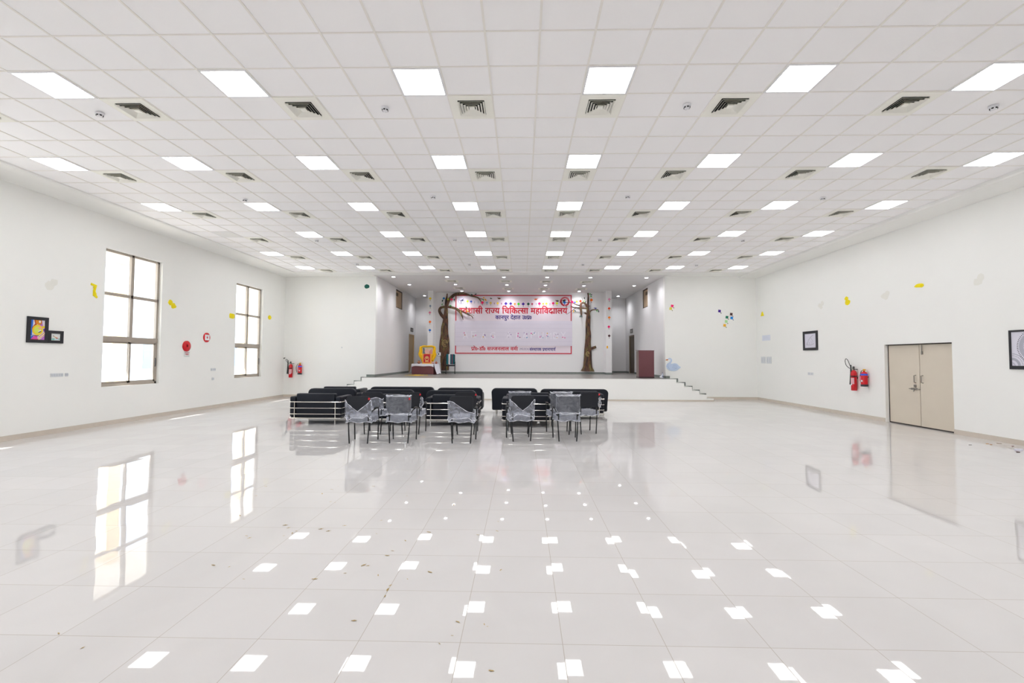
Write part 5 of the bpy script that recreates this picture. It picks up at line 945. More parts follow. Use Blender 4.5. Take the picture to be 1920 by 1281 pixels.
tree('tall brown papier tree with arching branches left of the banner', (833.5, 694.5),
     [(834.5, 694.8, 7.2), (834, 680, 8.2), (833.2, 665, 9.4), (833.2, 650, 9.7), (833.6, 638, 8.9), (833.6, 626, 7.0), (833.6, 615, 6.6), (835, 604, 5.4), (835.8, 594, 4.2), (836.3, 584, 3.6), (836.5, 574, 3.0), (836.8, 564, 2.4), (838, 556, 1.3), (838.6, 550.5, .8)],
     [[(836.5, 578, 3), (840, 566, 3.2), (845, 559, 2.9), (852, 553, 2.7), (860, 551.2, 2.6), (868, 550.8, 2.4), (876, 552.2, 1.9), (884, 555, 1.4), (892, 557, 1.2), (897, 559, 1.2), (901, 564, .9), (904, 568, .6)],
      [(892, 556.5, .8), (899, 560, .8), (907, 561.5, .5)],
      [(834.5, 598, 3.2), (828, 591, 3.1), (824.3, 584, 2.8), (825.2, 578.5, 2.5), (830, 576, 2.3), (838, 575.5, 2.3), (846, 576.5, 2.4), (855, 579, 2.3), (862, 582.3, 1.9), (870, 586, 1.4), (878, 590, 1.2), (884.5, 593, 1.0), (886.8, 597.5, .7)],
      [(856, 580, 2.0), (862, 585, 2.2), (866, 592, 1.6), (868.6, 600, .4)], [(872, 587.5, .5), (882, 588.5, .5), (889, 592.5, .3)]],
     [(829.8, 564.2, 'd', 80, 2.6), (829.2, 571.2, 'g', 70, 2), (845, 573.5, 'g', -10, 2.3), (885, 553, 'd', -30, 2.4), (892, 552, 'd', 20, 2.4), (907, 558.5, 'y', 40, 2.3), (910.5, 562.5, 'y', -45, 3), (906.3, 562.5, 'g', -60, 2.2), (906, 565.5, 'y', 60, 1.6), (874.5, 577, 'd', -60, 2.4), (875.5, 583, 'y', -80, 2.6), (878, 584.5, 'y', 10, 2)],
     [(834.5, 644, 6.5)])
tree('brown papier tree with a flared foot right of the banner', (1101.5, 696.3),
     [(1101.7, 696.4, 13.2), (1101.8, 692, 10.6), (1101.9, 687, 8.6), (1102, 673, 7.4), (1102.2, 658, 6.8), (1102.3, 643, 5.4), (1103, 628, 5.2), (1102.4, 617, 4.5), (1102.5, 605, 4.4), (1103.2, 594, 4.0), (1102.6, 585, 2.8), (1102.2, 575, 2.2), (1102.6, 565, 1.8), (1102.9, 555, 1.2), (1102.4, 549.5, 1.6)],
     [[(1104.5, 593, 1.8), (1105.6, 586, 1.3), (1109, 582, 1.0), (1114, 580.9, .9), (1122, 581.3, .7)], [(1101, 589.5, 1.5), (1096, 586.6, 1.5)], [(1107, 654.3, 2.6), (1112, 652.5, 2.5), (1117.6, 650.3, 2.3)],
      [(1100, 576, 1.5), (1098, 570.5, 1.8), (1093.5, 568, 1.9), (1089.6, 570, 2.0), (1088.6, 576, 2.1), (1089.5, 584, 1.8), (1090.3, 592, 1.1)], [(1101, 578.6, 1.6), (1090, 578, 1.4), (1080, 577, 1.0), (1074, 576.5, .8), (1070, 573.5, .5)],
      [(1088, 573.5, 1.2), (1081, 571.7, 1.0), (1074, 568.3, .8), (1066, 567.6, .6), (1050, 568.3, .4)], [(1079, 578, .6), (1071, 584, .5), (1062, 590, .3)], [(1090.6, 558, .3), (1093, 564, .4), (1094, 568, .4)], [(1104, 574.5, 1.0), (1106.5, 573.5, .6)]],
     [(1087.6, 593.5, 'd', 80, 2.4), (1090.6, 593.7, 'd', 100, 2.4), (1095.5, 559.5, 'd', 90, 2.2), (1095, 565, 'l', 80, 2), (1097.5, 566.6, 'd', 45, 2.1), (1078, 583, 'd', -40, 2.3), (1075.3, 583.7, 'y', 80, 2.6), (1106, 551.6, 'g', 10, 2.2), (1108.6, 553.2, 'n', 5, 2.1), (1108.2, 556.2, 'g', -30, 2.2), (1119, 583.2, 'g', -70, 2.1), (1122.2, 584, 'd', -85, 2.4), (1062, 576, 'd', 25, 2.1)],
     [(1101.5, 664, 4.5)])

# ================================================================== ON THE STAGE
def SP(px, py, y): return aty(px, py, y)
# low table with white cloth
TY = 22.7; tl, tr = SP(772.5, 690, TY), SP(817.5, 690, TY); tz = SP(795, 682.5, TY).z
tw = tr.x-tl.x; trz = math.radians(-14)
tab = thing('low_table', 'low maroon table under a white cloth on the left of the stage', 'table', ((tl.x+tr.x)/2, TY+.3, SZ), trz)
TH = tz-SZ
MB().box(-tw/2, tw/2, -.3, .3, TH-.04, TH-.012).build('tabletop', MAROON, tab, smooth=0)
MB().box(-tw/2+.01, tw/2-.01, -.295, -.27, .015, TH-.04).build('front_panel', MAROON, tab, smooth=0)
for x in (-tw/2+.01, tw/2-.035): MB().box(x, x+.025, -.27, .29, 0, TH-.04).build('side_panel', MAROON, tab, smooth=0)
cl = MB()
def drape(edge0, edge1, n, dropf, out, flare=0.0):
    # a hanging flap between two table corners: top edge on the table, lower edge waved
    vs = []; fs = []
    for i in range(n+1):
        u = i/n; x = edge0[0]+(edge1[0]-edge0[0])*u; y = edge0[1]+(edge1[1]-edge0[1])*u
        dr = dropf(u)
        for j, (fz, fo) in enumerate(((0, 0), (.15, .8), (.6, 1.0), (1.0, 1.3))):
            wv = .012*math.sin(u*19+j)*fz; ff = flare*fz**1.3*(1-.45*u); vs.append((x+out[0]*(.012*fo+wv+ff), y+out[1]*(.012*fo+wv)-flare*.3*fz*(1-u), TH-dr*fz+.004))
    for i in range(n):
        for j in range(3): a = i*4+j; fs.append((a, a+4, a+5, a+1))
    cl.add(vs, fs)
cl.box(-tw/2-.006, tw/2+.006, -.306, .306, TH-.010, TH+.004)
drape((-tw/2-.004, -.304), (tw/2+.004, -.304), 24, lambda u: .115+.05*(abs(u-.5)*2)**6-.01*math.sin(u*9), (0, -1))
drape((tw/2+.004, -.304), (tw/2+.02, .304), 14, lambda u: TH-.04+.02*math.sin(u*7), (1, 0), .17)
drape((-tw/2-.004, -.304), (-tw/2-.004, .304), 14, lambda u: TH-.08+.03*math.sin(u*6), (-1, 0), .07)
tag(cl.build('tablecloth', WCLOTH, None, 60), 'white tablecloth draped over the low maroon table on the stage', 'tablecloth')
bpy.data.objects['tablecloth'].location = tab.location; bpy.data.objects['tablecloth'].rotation_euler = (0, 0, trz)
def ontable(px, dy): p = SP(px, 681, TY+dy); return (p.x, TY+dy, tz+.005)
TZ_ = tz+.005
# red calendar with gold motif, leaning
p = ontable(800.4, .22); cal = thing('red_poster', 'red poster with gold motif and yellow border standing on the low table', 'poster', p, 0)
MB().box(-.235, .235, -.012, .012, 0, .50).build('yellow_border', mat('poster_gold', (226, 160, 60), .5, var=.1), cal, smooth=0)
MB().box(-.165, .165, -.016, -.012, .06, .48).build('red_field', mat('poster_red', (186, 14, 40), .5, var=.05), cal, smooth=0)
g = MB(); GD = mat('poster_motif', (214, 178, 110), .5, var=.25, scale=30)
g.prism(strip(ell(0, .235, .095, .13, 20, 0, 180), .03), -.02, -.016); g.prism(ell(0, .29, .045, .05, 12), -.02, -.016); g.prism([(-.1, .10), (.1, .10), (.06, .17), (-.06, .17)], -.02, -.016); g.prism(strip([(-.09, .235), (-.06, .17)], .03), -.02, -.016); g.prism(strip([(.09, .235), (.06, .17)], .03), -.02, -.016)
g.build('gold_motif', GD, cal, smooth=0)
# framed picture behind on a dark stand, with yellow cloths
p = ontable(801.5, .36); pic = thing('garlanded_picture', 'framed picture draped with yellow cloth above the red poster', 'picture', p, 0)
MB().box(-.30, .30, .0, .03, .42, .86).build('picture_frame', mat('frame_gold', (206, 190, 110), .4, var=.1), pic, smooth=0)
a = MB(); a.prism([(-.26, .48), (.26, .48), (.26, .80), (-.26, .80)], -.006, 0, 0); a.prism([(-.24, .49), (-.1, .49), (-.16, .79), (-.24, .79)], -.008, -.006, 1); a.prism(ell(-.03, .62, .12, .13, 14), -.01, -.006, 2); a.prism([(.06, .50), (.23, .50), (.23, .74), (.1, .66)], -.01, -.006, 3); a.prism(strip([(-.1, .68), (0, .78), (.2, .72)], .03), -.012, -.01, 4)
a.build('picture_sheet', [paint(c) for c in ((214, 200, 196), (100, 116, 122), (222, 176, 166), (206, 140, 130), (226, 206, 120))], pic, smooth=0)
y_ = MB(); y_.tube(curve_pts([(-.33, -.02, .84), (-.2, -.03, .885), (0, -.03, .88), (.2, -.03, .89), (.33, -.02, .86)], 6), .032, 8)
y_.tube(curve_pts([(-.29, -.03, .45), (-.1, -.04, .44), (.15, -.04, .44), (.3, -.03, .46)], 6), .028, 8)
y_.build('yellow_garland', YELLOWC, pic, 60)
for sg in (-1, 1):
    y_ = MB(); vs = []; fs = []
    for i in range(9):
        z = .88-.78*i/8; wv = .025*math.sin(i*1.7); w_ = .05+.075*(i/8)**.7*(1-.35*(i > 6)); xo = sg*(.33+.05*(i/8)+wv*.5) if i < 5 else sg*(.36-.04*(i-4)+wv*.3)
        for j, u in enumerate((-1, -.5, 0, .5, 1)): vs.append((xo+u*w_, -.03-.025*math.cos(u*4+i), z+.02*math.sin(u*3+sg)))
    for i in range(8):
        for j in range(4): k = i*5+j; fs.append((k, k+1, k+6, k+5))
    y_.add(vs, fs); o = y_.build('yellow_drape', YELLOWC, pic, 60); o.modifiers.new('thick', 'SOLIDIFY').thickness = .012
MB().box(-.26, -.235, .03, .06, 0, .6).build('stand_leg', BLACKM, pic, smooth=0); MB().box(.235, .26, .03, .06, 0, .6).build('stand_leg', BLACKM, pic, smooth=0)
# lamp-like emblem stand on the right of the table
p = ontable(823.0, .34); st = thing('emblem_stand', 'small square emblem on a thin white stand at the right of the table', 'stand', p, 0)
MB().tube([(-.035, 0, 0), (-.035, 0, .42)], .012, 6).build('post', WHITEP, st); MB().tube([(.05, 0, 0), (.05, 0, .42)], .012, 6).build('post', WHITEP, st); MB().box(-.09, .09, -.04, .04, 0, .012).build('foot', WHITEP, st, smooth=0)
MB().prism(rrect(-.10, .10, .40, .58, .02, 3), -.012, .012).build('board', WHITEP, st, smooth=0); frame_bars(.21, .19, .014, .018).move(Matrix.Translation((0, 0, .49))).build('board_frame', BLACKM, st, smooth=0); MB().prism(ell(-.01, .49, .035, .045, 10), -.018, -.012).build('emblem_mark', mat('mark_green_black', (30, 50, 44), .6), st, smooth=0)
def pot(label, px, dy, r_, rgb, group, name='clay_pot', mouth=True):
    t = thing(name, label, 'pot', ontable(px, dy), 0, group)
    MB().lathe([(0, 0), (r_*.55, .0), (r_*.95, r_*.55), (r_, r_*.95), (r_*.72, r_*1.5), (r_*.5, r_*1.68), (r_*.62, r_*1.85), (r_*.5, r_*1.85), (r_*.4, r_*1.6), (0, r_*1.5)], 18).build('pot_body', mat('clay_%d_%d_%d' % rgb, rgb, .6, var=.2, scale=25), t)
    if mouth: MB().lathe([(0, r_*1.6), (r_*.42, r_*1.66), (0, r_*1.7)], 14).build('dark_mouth', VENTDARK, t)
    MB().lathe([(r_*1.005, r_*.9), (r_*1.012, r_*1.0), (r_*.98, r_*1.1)], 18).build('painted_band', mat('pot_band', (214, 176, 140), .6), t)
pot('round brown clay pot on the left end of the low table', 785.6, .2, .085, (134, 78, 54), 'clay pots on the low table')
pot('small red clay pot at the right end of the low table', 818.0, .14, .06, (158, 62, 44), 'clay pots on the low table')
t = thing('pink_bowl', 'pale pink bowl beside the small red clay pot on the low table', 'bowl', ontable(811.8, .16)); MB().lathe([(0, 0), (.04, 0), (.085, .07), (.08, .075), (.04, .02), (0, .02)], 16).build('bowl_body', mat('bowl_pink', (206, 160, 150), .5, var=.2, scale=40), t); MB().lathe([(0, .06), (.07, .06), (.05, .095), (0, .105)], 14).build('bowl_contents', mat('sweets', (214, 176, 166), .8, var=.3, scale=60), t)
# petals on the stage floor in front of the table
pt = MB(); rnd = random.Random(3)
for i in range(520):
    p = atz(max(760, min(801, rnd.gauss(782, 10))), rnd.uniform(702.6, 704.6), SZ+.004); r_ = rnd.uniform(.02, .045); a_ = rnd.uniform(0, PI); pt.add([(p.x+r_*math.cos(a_+k*PI/2)*(1 if k % 2 else .6), p.y+r_*math.sin(a_+k*PI/2)*(1 if k % 2 else .6), SZ+.004+.004*(k == 1)) for k in range(4)], [(0, 1, 2, 3)], 0 if rnd.random() < .75 else 1)
o = pt.build('flower_petals', [mat('petal_yellow', (252, 222, 20), .8), mat('petal_orange', (236, 150, 20), .8)], None, 0); tag(o, 'patch of loose yellow flower petals on the stage floor before the low table', 'petals', None, 'stuff')
# chair with striped shawl beside the left tree
p = SP(844.5, 690, 23.7); ch = thing('guest_chair', 'dark chair with a striped shawl over its back by the left tree', 'chair', (p.x, 23.7, SZ), PI+math.radians(10))
MB().rbox(-.24, .24, -.22, .26, .40, .47, .025, 2).build('seat', BLACKF, ch); MB().rbox(-.24, .24, -.29, -.24, .52, 1.0, .02, 2).build('backrest', BLACKF, ch)
for x in (-.23, .23):
    MB().tube([(x, -.26, 0), (x, -.26, .98)], .016, 6).build('leg', BLACKM, ch); MB().tube([(x, .23, 0), (x, .23, .62)], .016, 6).build('leg', BLACKM, ch); MB().tube([(x, -.25, .63), (x, .24, .63)], .018, 6).build('armrest', BLACKM, ch)
sh = thing('striped_shawl', 'teal, white and red striped shawl hung over the stage chair', 'shawl', (p.x, 23.7, SZ), PI+math.radians(10))
for x0, x1, rgb in ((-.21, -.11, (24, 96, 104)), (-.11, -.075, (150, 40, 70)), (-.075, .01, (26, 90, 100)), (.01, .10, (224, 216, 220)), (.10, .20, (30, 104, 112))):
    MB().prism([(-.30, .50), (-.305, 1.01), (-.27, 1.025), (-.225, 1.01), (-.215, .49), (-.222, .49), (-.234, 1.0), (-.27, 1.008), (-.296, 1.0), (-.292, .50)], x0, x1, 0, 'x').build('stripe', mat('shawl_%d_%d_%d' % rgb, rgb, .9, var=.1, scale=60, bump=.2), sh, smooth=0)
# podium
p0, p1 = SP(1197, 708, 19.75), SP(1226.3, 657.5, 19.75); pw = p1.x-p0.x; ph = p1.z-SZ
pod = thing('podium', 'tall maroon podium at the right front of the stage', 'podium', ((p0.x+p1.x)/2, 19.75+.22, SZ))
MB().box(-pw/2+.02, pw/2, -.22, -.195, 0, ph).build('front_panel', MAROON, pod, smooth=0)
for x in (-pw/2+.02, pw/2-.02): MB().box(x, x+.02, -.195, .2, 0, ph-.02).build('side_panel', mat('podium_side', (128, 112, 104), .5, var=.06), pod, smooth=0)
MB().prism([(-.21, ph-.02), (.22, ph+.0), (.22, ph+.02), (-.225, ph+.005)], -pw/2, pw/2+.01, 0, 'x').build('reading_top', mat('podium_top', (76, 42, 48), .4, var=.08), pod, smooth=0)
MB().box(-pw/2+.04, pw/2-.03, -.1, .19, ph*.55, ph*.55+.02).build('shelf', MAROON, pod, smooth=0)
MB().box(-pw/2+.015, pw/2+.005, -.225, .205, 0, .05).build('plinth', mat('podium_plinth', (60, 34, 40), .5), pod, smooth=0)
# small things left by the right edge of the stage
p = SP(1239.6, 706.5, 19.4); t = thing('plastic_bag', 'crumpled white plastic bag on the stage corner right of the podium', 'bag', (p.x, 19.4, SZ))
k = MB(); k.ball((0, 0, .05), .07, .055, .05, 0, 10, 6); k.v = [(x+random.uniform(-.012, .012), y+random.uniform(-.012, .012), max(0, z+random.uniform(-.01, .012))) for x, y, z in k.v]; k.build('bag_body', mat('bag_white', (226, 226, 230), .4), t, 20)
MB().tube([(.0, 0, .09), (.02, .01, .13), (.045, 0, .11)], [.02, .012, .006], 6).build('bag_knot', mat('bag_white', (226, 226, 230), .4), t)
p = SP(1241.3, 703.5, 19.5); t = thing('water_bottle', 'small dark blue bottle standing on the stage corner', 'bottle', (p.x+.02, 19.5, SZ))
MB().lathe([(0, 0), (.035, 0), (.036, .14), (.018, .19), (.016, .22), (0, .22)], 14).build('bottle_body', mat('bottle_grey', (190, 196, 214), .2, var=.05), t); MB().lathe([(0, .22), (.018, .22), (.018, .25), (0, .25)], 12).build('bottle_cap', mat('bottle_cap', (50, 54, 84), .4), t); MB().lathe([(.0365, .05), (.037, .055), (.037, .10), (.0365, .105)], 14).build('bottle_label', mat('bottle_label', (60, 70, 120), .5), t)
# nameplates above the stage doors
for side, X, D, sg, lb in ((0, SXL, LD, 1, 'small dark nameplate above the left stage door'), (1, SXR, RD, -1, 'small dark nameplate above the right stage door')):
    yy = (D[0]+D[1])/2; t = thing('door_nameplate', lb, 'sign', (X-sg*.0015, yy, 3.30 if side == 0 else 3.24), PI/2 if sg > 0 else -PI/2, 'nameplates above the stage doors')
    MB().box(-.30, .30, -.015, 0, -.11, .11).build('plate', mat('nameplate_dark', (70, 66, 64), .5), t, smooth=0); q_ = MB()
    for i in (0, 1): q_.box(-.22, .22, -.018, -.015, -.055+i*.07, -.025+i*.07)
    q_.build('lettering_lines', mat('nameplate_ink', (170, 166, 160), .5), t, smooth=0)
# ================================================================== SOFAS
def frame_sofa(label, loc, rz=0.0, w=1.34):
    """Two-seat sofa of black blocks held in a chrome rail frame; its back is towards -y."""
    t = thing('chrome_frame_sofa', label, 'sofa', loc, rz, 'black sofas with chrome rail frames'); W = w/2; D = .80; B = MB
    B().rbox(-W+.03, W-.03, .03, D-.03, .165, .30, .03, 3).build('base_block', LEATHER, t)
    for s_ in (-1, 1):
        x0, x1 = sorted((s_*(W-.012), s_*(W-.165))); B().rbox(x0, x1, .02, D-.02, .19, .70, .035, 4).build('arm_block', LEATHER, t)
    B().rbox(-W+.175, W-.175, .02, .20, .19, .775, .035, 4).build('back_cushion', LEATHER, t)
    for s_ in (-1, 1):
        x0, x1 = sorted((0.003*s_, s_*(W-.178))); B().rbox(x0, x1, .20, D-.015, .295, .45, .04, 4).build('seat_cushion', LEATHER, t)
    f = B()
    for z, r_ in ((.565, .016), (.41, .010), (.262, .010), (.158, .016)):
        q_ = W-.008; f.tube([(q_-.03, D, z), (q_-.005, D-.03, z), (q_, .035, z), (q_-.015, .008, z), (q_-.045, 0, z), (-q_+.045, 0, z), (-q_+.015, .008, z), (-q_, .035, z), (-q_+.005, D-.03, z), (-q_+.03, D, z)], r_, 8)
    f.tube([(-W+.03, D, .158), (W-.03, D, .158)], .016, 8)
    f.build('chrome_rails', CHROME, t)
    for x in (-W+.15, W-.15):
        for y in (-.004, D+.004): B().tube([(x, y, 0), (x, y, .57 if y < .1 else .17)], .013, 8).build('leg', CHROME, t)
    return t
def round_sofa(label, loc, w, rz=0.0):
    """Sofa with a plain rounded upholstered back and short chrome legs; its back is towards -y."""
    t = thing('rounded_back_sofa', label, 'sofa', loc, rz, 'black sofas with plain rounded backs'); W = w/2; D = .74
    def shell(pts, y0, y1, r_):
        bm = bmesh.new(); n = len(pts); v0 = [bm.verts.new((x, y0, z)) for x, z in pts]; v1 = [bm.verts.new((x, y1, z)) for x, z in pts]
        f0 = bm.faces.new(v0); f1 = bm.faces.new(v1[::-1])
        for i in range(n): bm.faces.new((v0[i], v1[i], v1[(i+1) % n], v0[(i+1) % n]))
        bmesh.ops.recalc_face_normals(bm, faces=bm.faces)
        bmesh.ops.bevel(bm, geom=[e_ for e_ in bm.edges if abs(e_.verts[0].co.y-e_.verts[1].co.y) < 1e-5], offset=r_, segments=3, profile=.5, affect='EDGES'); return bm
    prof = rrect(-W, W, .12, .78, .13, 6, .03); prof = [(x*(1-.045*max(0, (.6-z)/.5)), z) for x, z in prof]
    MB().frombm(shell(prof, 0, .17, .03)).build('back', LEATHER, t, 50)
    for s_ in (-1, 1):
        sp_ = rrect(.12, D, .12, .62, .16, 6, .03); a = MB(); bm = shell(sp_, s_*(W-.16), s_*(W-.01), .03)
        for v in bm.verts: v.co = Vector((v.co.y, v.co.x, v.co.z))
        a.frombm(bm).build('arm', LEATHER, t, 50)
    MB().rbox(-W+.1, W-.1, .12, D-.03, .125, .30, .03, 3).build('base', LEATHER, t)
    n = 2 if w < 1.7 else 3; sw_ = (w-.33)/n
    for i in range(n): MB().rbox(-W+.165+i*sw_, -W+.165+(i+1)*sw_-.004, .165, D-.01, .295, .44, .04, 4).build('seat_cushion', LEATHER, t)
    for x in (-W+.14, -W+.22, W-.22, W-.14)[::3]:
        for y in (.06, D-.1): MB().tube([(x, y, 0), (x, y, .125)], .016, 8).build('leg', CHROME, t)
    return t
s1 = frame_sofa('chrome-railed black sofa at the front left, leftmost of the front row', (-5.23, 11.57, 0))
dup(s1, (-3.42, 11.50, 0), 'chrome-railed black sofa hidden behind the second and third chairs from the left')
dup(s1, (-1.74, 11.42, 0), 'chrome-railed black sofa behind the front chair beside the aisle, left group')
dup(s1, (.17, 11.38, 0), 'chrome-railed black sofa at the front right just beyond the aisle')
dup(s1, (-5.77, 14.42, 0), 'low chrome-railed black sofa at the back left, peeping over the rounded sofa')
dup(s1, (.23, 12.26, 0), 'chrome-railed black sofa directly behind the front one right of the aisle')
dup(s1, (1.63, 12.90, 0), 'chrome-railed black sofa at the right end, behind the unwrapped chair')
s2 = round_sofa('two-seat rounded black sofa in the middle row, leftmost', (-5.61, 13.48, 0), 1.40)
dup(s2, (-3.79, 13.1, 0), 'two-seat rounded black sofa in the middle row, second from left')
dup(s2, (-1.99, 12.92, 0), 'two-seat rounded black sofa in the middle row beside the aisle, left group')
dup(s2, (-1.90, 14.05, 0), 'two-seat rounded black sofa in the back row beside the aisle, left group')
dup(s2, (-.225, 14.0, 0), 'two-seat rounded black sofa in the back row just right of the aisle')
s3 = round_sofa('long three-seat rounded black sofa in the back row of the left group', (-3.77, 14.4, 0), 2.02)
dup(s3, (1.56, 13.75, 0), 'long three-seat rounded black sofa at the back right end')

# ================================================================== VISITOR CHAIRS
# local frame: rear feet at (+-.18, -.235), front feet at (+-.24, +.235), the seat looks towards +y
rc = random.Random(11)
def shell_wrap(mb, w, h, d, y0, z0, top, seed, bulge=.012, nt=44, nz=9, drop=.02):
    """a loose film sleeve round a padded panel: top(u, back) gives how high the film reaches, 0..1"""
    r_ = random.Random(seed); ph = [r_.uniform(0, 6.28) for _ in range(6)]; vs = []; fs = []
    P = []
    for i in range(nt):
        a = 2*PI*i/nt; c, s_ = math.cos(a), math.sin(a); p = 4
        P.append((math.copysign(abs(c)**(2/p), c)*(w/2+bulge), math.copysign(abs(s_)**(2/p), s_)*(d/2+bulge)))
    for i, (x, y) in enumerate(P):
        tp = top(2*x/w, y < 0); a = 2*PI*i/nt
        for j in range(nz+1):
            v = j/nz; wob = 1+.05*math.sin(a*5+ph[0]+v*3)+.035*math.sin(a*11+ph[1]-v*7)+.02*math.sin(a*23+ph[2]+v*13)
            z = z0-drop*(1-v)*(1+.55*math.sin(a*3+ph[3])+.3*math.sin(a*8+ph[5]))+(h*tp)*v+.006*math.sin(a*5+ph[4])*v
            vs.append((x*(1+(wob-1)*.25), y0+y*wob+.004*math.sin(a*17+v*9), z))
    m = nz+1
    for i in range(nt):
        for j in range(nz): a = i*m+j; b = ((i+1) % nt)*m+j; fs.append((a, b, b+1, a+1))
    mb.add(vs, fs)
    for j, rr in ((0, .0055), (nz, .0045)):     # gathered, whiter hems
        mb.tube([vs[(i % nt)*m+j] for i in range(nt+1)], [rr*(1+.6*math.sin(i*1.9)) for i in range(nt+1)], 5, 1)
HEM = mat('film_hem', (224, 226, 234), .3, var=.06, scale=60)
BZ0, BZ1, BY = .60, .932, -.255
def chair_base(label, loc, rz, tagged):
    t = thing('visitor_chair', label, 'chair', loc, rz, 'black visitor chairs with film-wrapped seats')
    for s_ in (-1, 1):
        P = curve_pts([(s_*.18, -.235, 0), (s_*.20, -.225, .30), (s_*.215, -.21, .52), (s_*.235, -.165, .615), (s_*.255, -.06, .655), (s_*.262, .10, .665), (s_*.260, .185, .64), (s_*.255, .215, .55), (s_*.247, .225, .3), (s_*.24, .235, 0)], 4)
        MB().tube(P, .0135, 8).build('leg_loop', BLACKM, t)
        MB().rbox(s_*.262-.024, s_*.262+.024, -.08, .15, .668, .692, .010, 2).build('armrest', BLACKP, t)
        MB().box(s_*.19-.012, s_*.19+.012, -.235, -.222, .44, .80).build('back_bracket', BLACKM, t, smooth=0)
    u = MB(); u.tube([(-.205, -.20, .42), (.205, -.20, .42)], .011, 6); u.tube([(-.247, .18, .415), (.247, .18, .415)], .011, 6); u.build('cross_bar', BLACKM, t)
    MB().rbox(-.235, .235, -.215, .235, .425, .495, .03, 4).build('seat', BLACKF, t)
    bm = bmesh.new(); n = MB().prism(rrect(-.235, .235, BZ0, BZ1, .06, 5), -.02, .025)
    for i, v in enumerate(n.v): n.v[i] = (v[0], BY+v[1]+.25*v[0]**2-.10*(v[2]-BZ0), v[2])
    bm.free(); o = n.build('backrest', BLACKF, t, 50); bv = o.modifiers.new('edge', 'BEVEL'); bv.width = .012; bv.segments = 3; bv.limit_method = 'ANGLE'
    if tagged:
        MB().prism([(.205, .862), (.24, .868), (.238, .90), (.212, .905)], BY-.06, BY-.054).build('red_tag', mat('tag_red', (226, 40, 50), .5, var=.05), o, smooth=0)
    return t
def seat_wrap(t, seed):
    m = MB(); r_ = random.Random(seed); ph = [r_.uniform(0, 6) for _ in range(5)]
    n = 15; vs = []; fs = []
    for i in range(n+1):
        for j in range(n+1):
            u, v = i/n*2-1, j/n*2-1; e_ = max(abs(u), abs(v)); x, y = max(-1, min(1, u/.86))*.25, .01+max(-1, min(1, v/.86))*.24
            z = .514+.007*math.sin(u*7+ph[0])*math.sin(v*6+ph[1])+.004*math.sin(u*19+ph[2]+v*11)
            if e_ > .93: z = .415+.014*math.sin(u*6+v*7+ph[3]); x *= 1.02; y *= 1.02
            vs.append((x, y, z))
    for i in range(n):
        for j in range(n): a = i*(n+1)+j; fs.append((a, a+n+1, a+n+2, a+1))
    m.add(vs, fs); m.add([(x, y, .418-.012*abs(math.sin(x*13+ph[4]))) for x, y, z in vs], fs)
    rim = [vs[i] for i in range(n+1)]+[vs[i*(n+1)+n] for i in range(n+1)]+[vs[n*(n+1)+n-i] for i in range(n+1)]+[vs[(n-i)*(n+1)] for i in range(n+1)]
    m.tube(rim+[rim[0]], [.0045*(1+.7*math.sin(k*1.7+ph[1])) for k in range(len(rim)+1)], 5, 1)
    m.build('seat_film', [FILMS, HEM], [c for c in t.children if c.name.startswith('seat')][0], 60)
def back_wrap(t, kind, seed):
    m = MB(); yb = BY-.004; H = BZ1-BZ0
    if kind == 'full': shell_wrap(m, .47, H+.02, .06, yb-.012, BZ0-.005, lambda u, b: 1.0, seed); f = []
    elif kind == 'vee': shell_wrap(m, .47, H, .07, yb-.004, BZ0-.03, lambda u, b: (.18+.62*abs(u)**1.15) if b else .55, seed, .022, drop=.06)
    elif kind == 'lower': shell_wrap(m, .47, H, .065, yb-.008, BZ0-.01, lambda u, b: .62+.05*math.sin(u*4) if b else .6, seed, .016, drop=.025)
    elif kind == 'slump': shell_wrap(m, .48, H, .09, yb-.002, BZ0-.07, lambda u, b: (.58-.28*u-.1*math.sin(u*2.4)) if b else .4, seed, .03, drop=.05)
    elif kind == 'side':
        vs = []; fs = []
        for i in range(8):
            z = .83-.24*i/7; w_ = .012+.03*math.sin(i/7*PI)
            for j, u in enumerate((-1, -.3, .3, 1)): vs.append((.245+u*w_+.012*math.sin(i*1.9), yb-.02+.02*math.cos(u*3+i), z))
        for i in range(7):
            for j in range(3): a = i*4+j; fs.append((a, a+1, a+5, a+4))
        m.add(vs, fs); m.tube([vs[i*4+3] for i in range(8)], .005, 5, 1); m.tube([vs[i*4] for i in range(8)], .004, 5, 1)
    if kind == 'full':
        for s_ in (1,):   # knotted corner
            m.tube([(.215*s_, yb-.03, BZ1-.01), (.24*s_, yb-.035, BZ1+.02), (.262*s_, yb-.03, BZ1+.012)], [.012, .01, .002], 6, 1)
        top = [( -.235+.47*k/16, yb-.012-.03*math.sin(k*1.3)*.3-.03, BZ1-.002-.006*abs(math.sin(k*1.1))) for k in range(17)]; m.tube(top, .006, 5, 1)
        q0 = len(m.v); m.add([(-.24, yb-.055, BZ1-.004), (.24, yb-.055, BZ1-.004), (.24, yb+.02, BZ1+.006), (-.24, yb+.02, BZ1+.006)], [(0, 1, 2, 3)])
    m.build('back_film', [FILM if kind == 'full' else FILMM, HEM], [c for c in t.children if c.name.startswith('backrest')][0], 60)
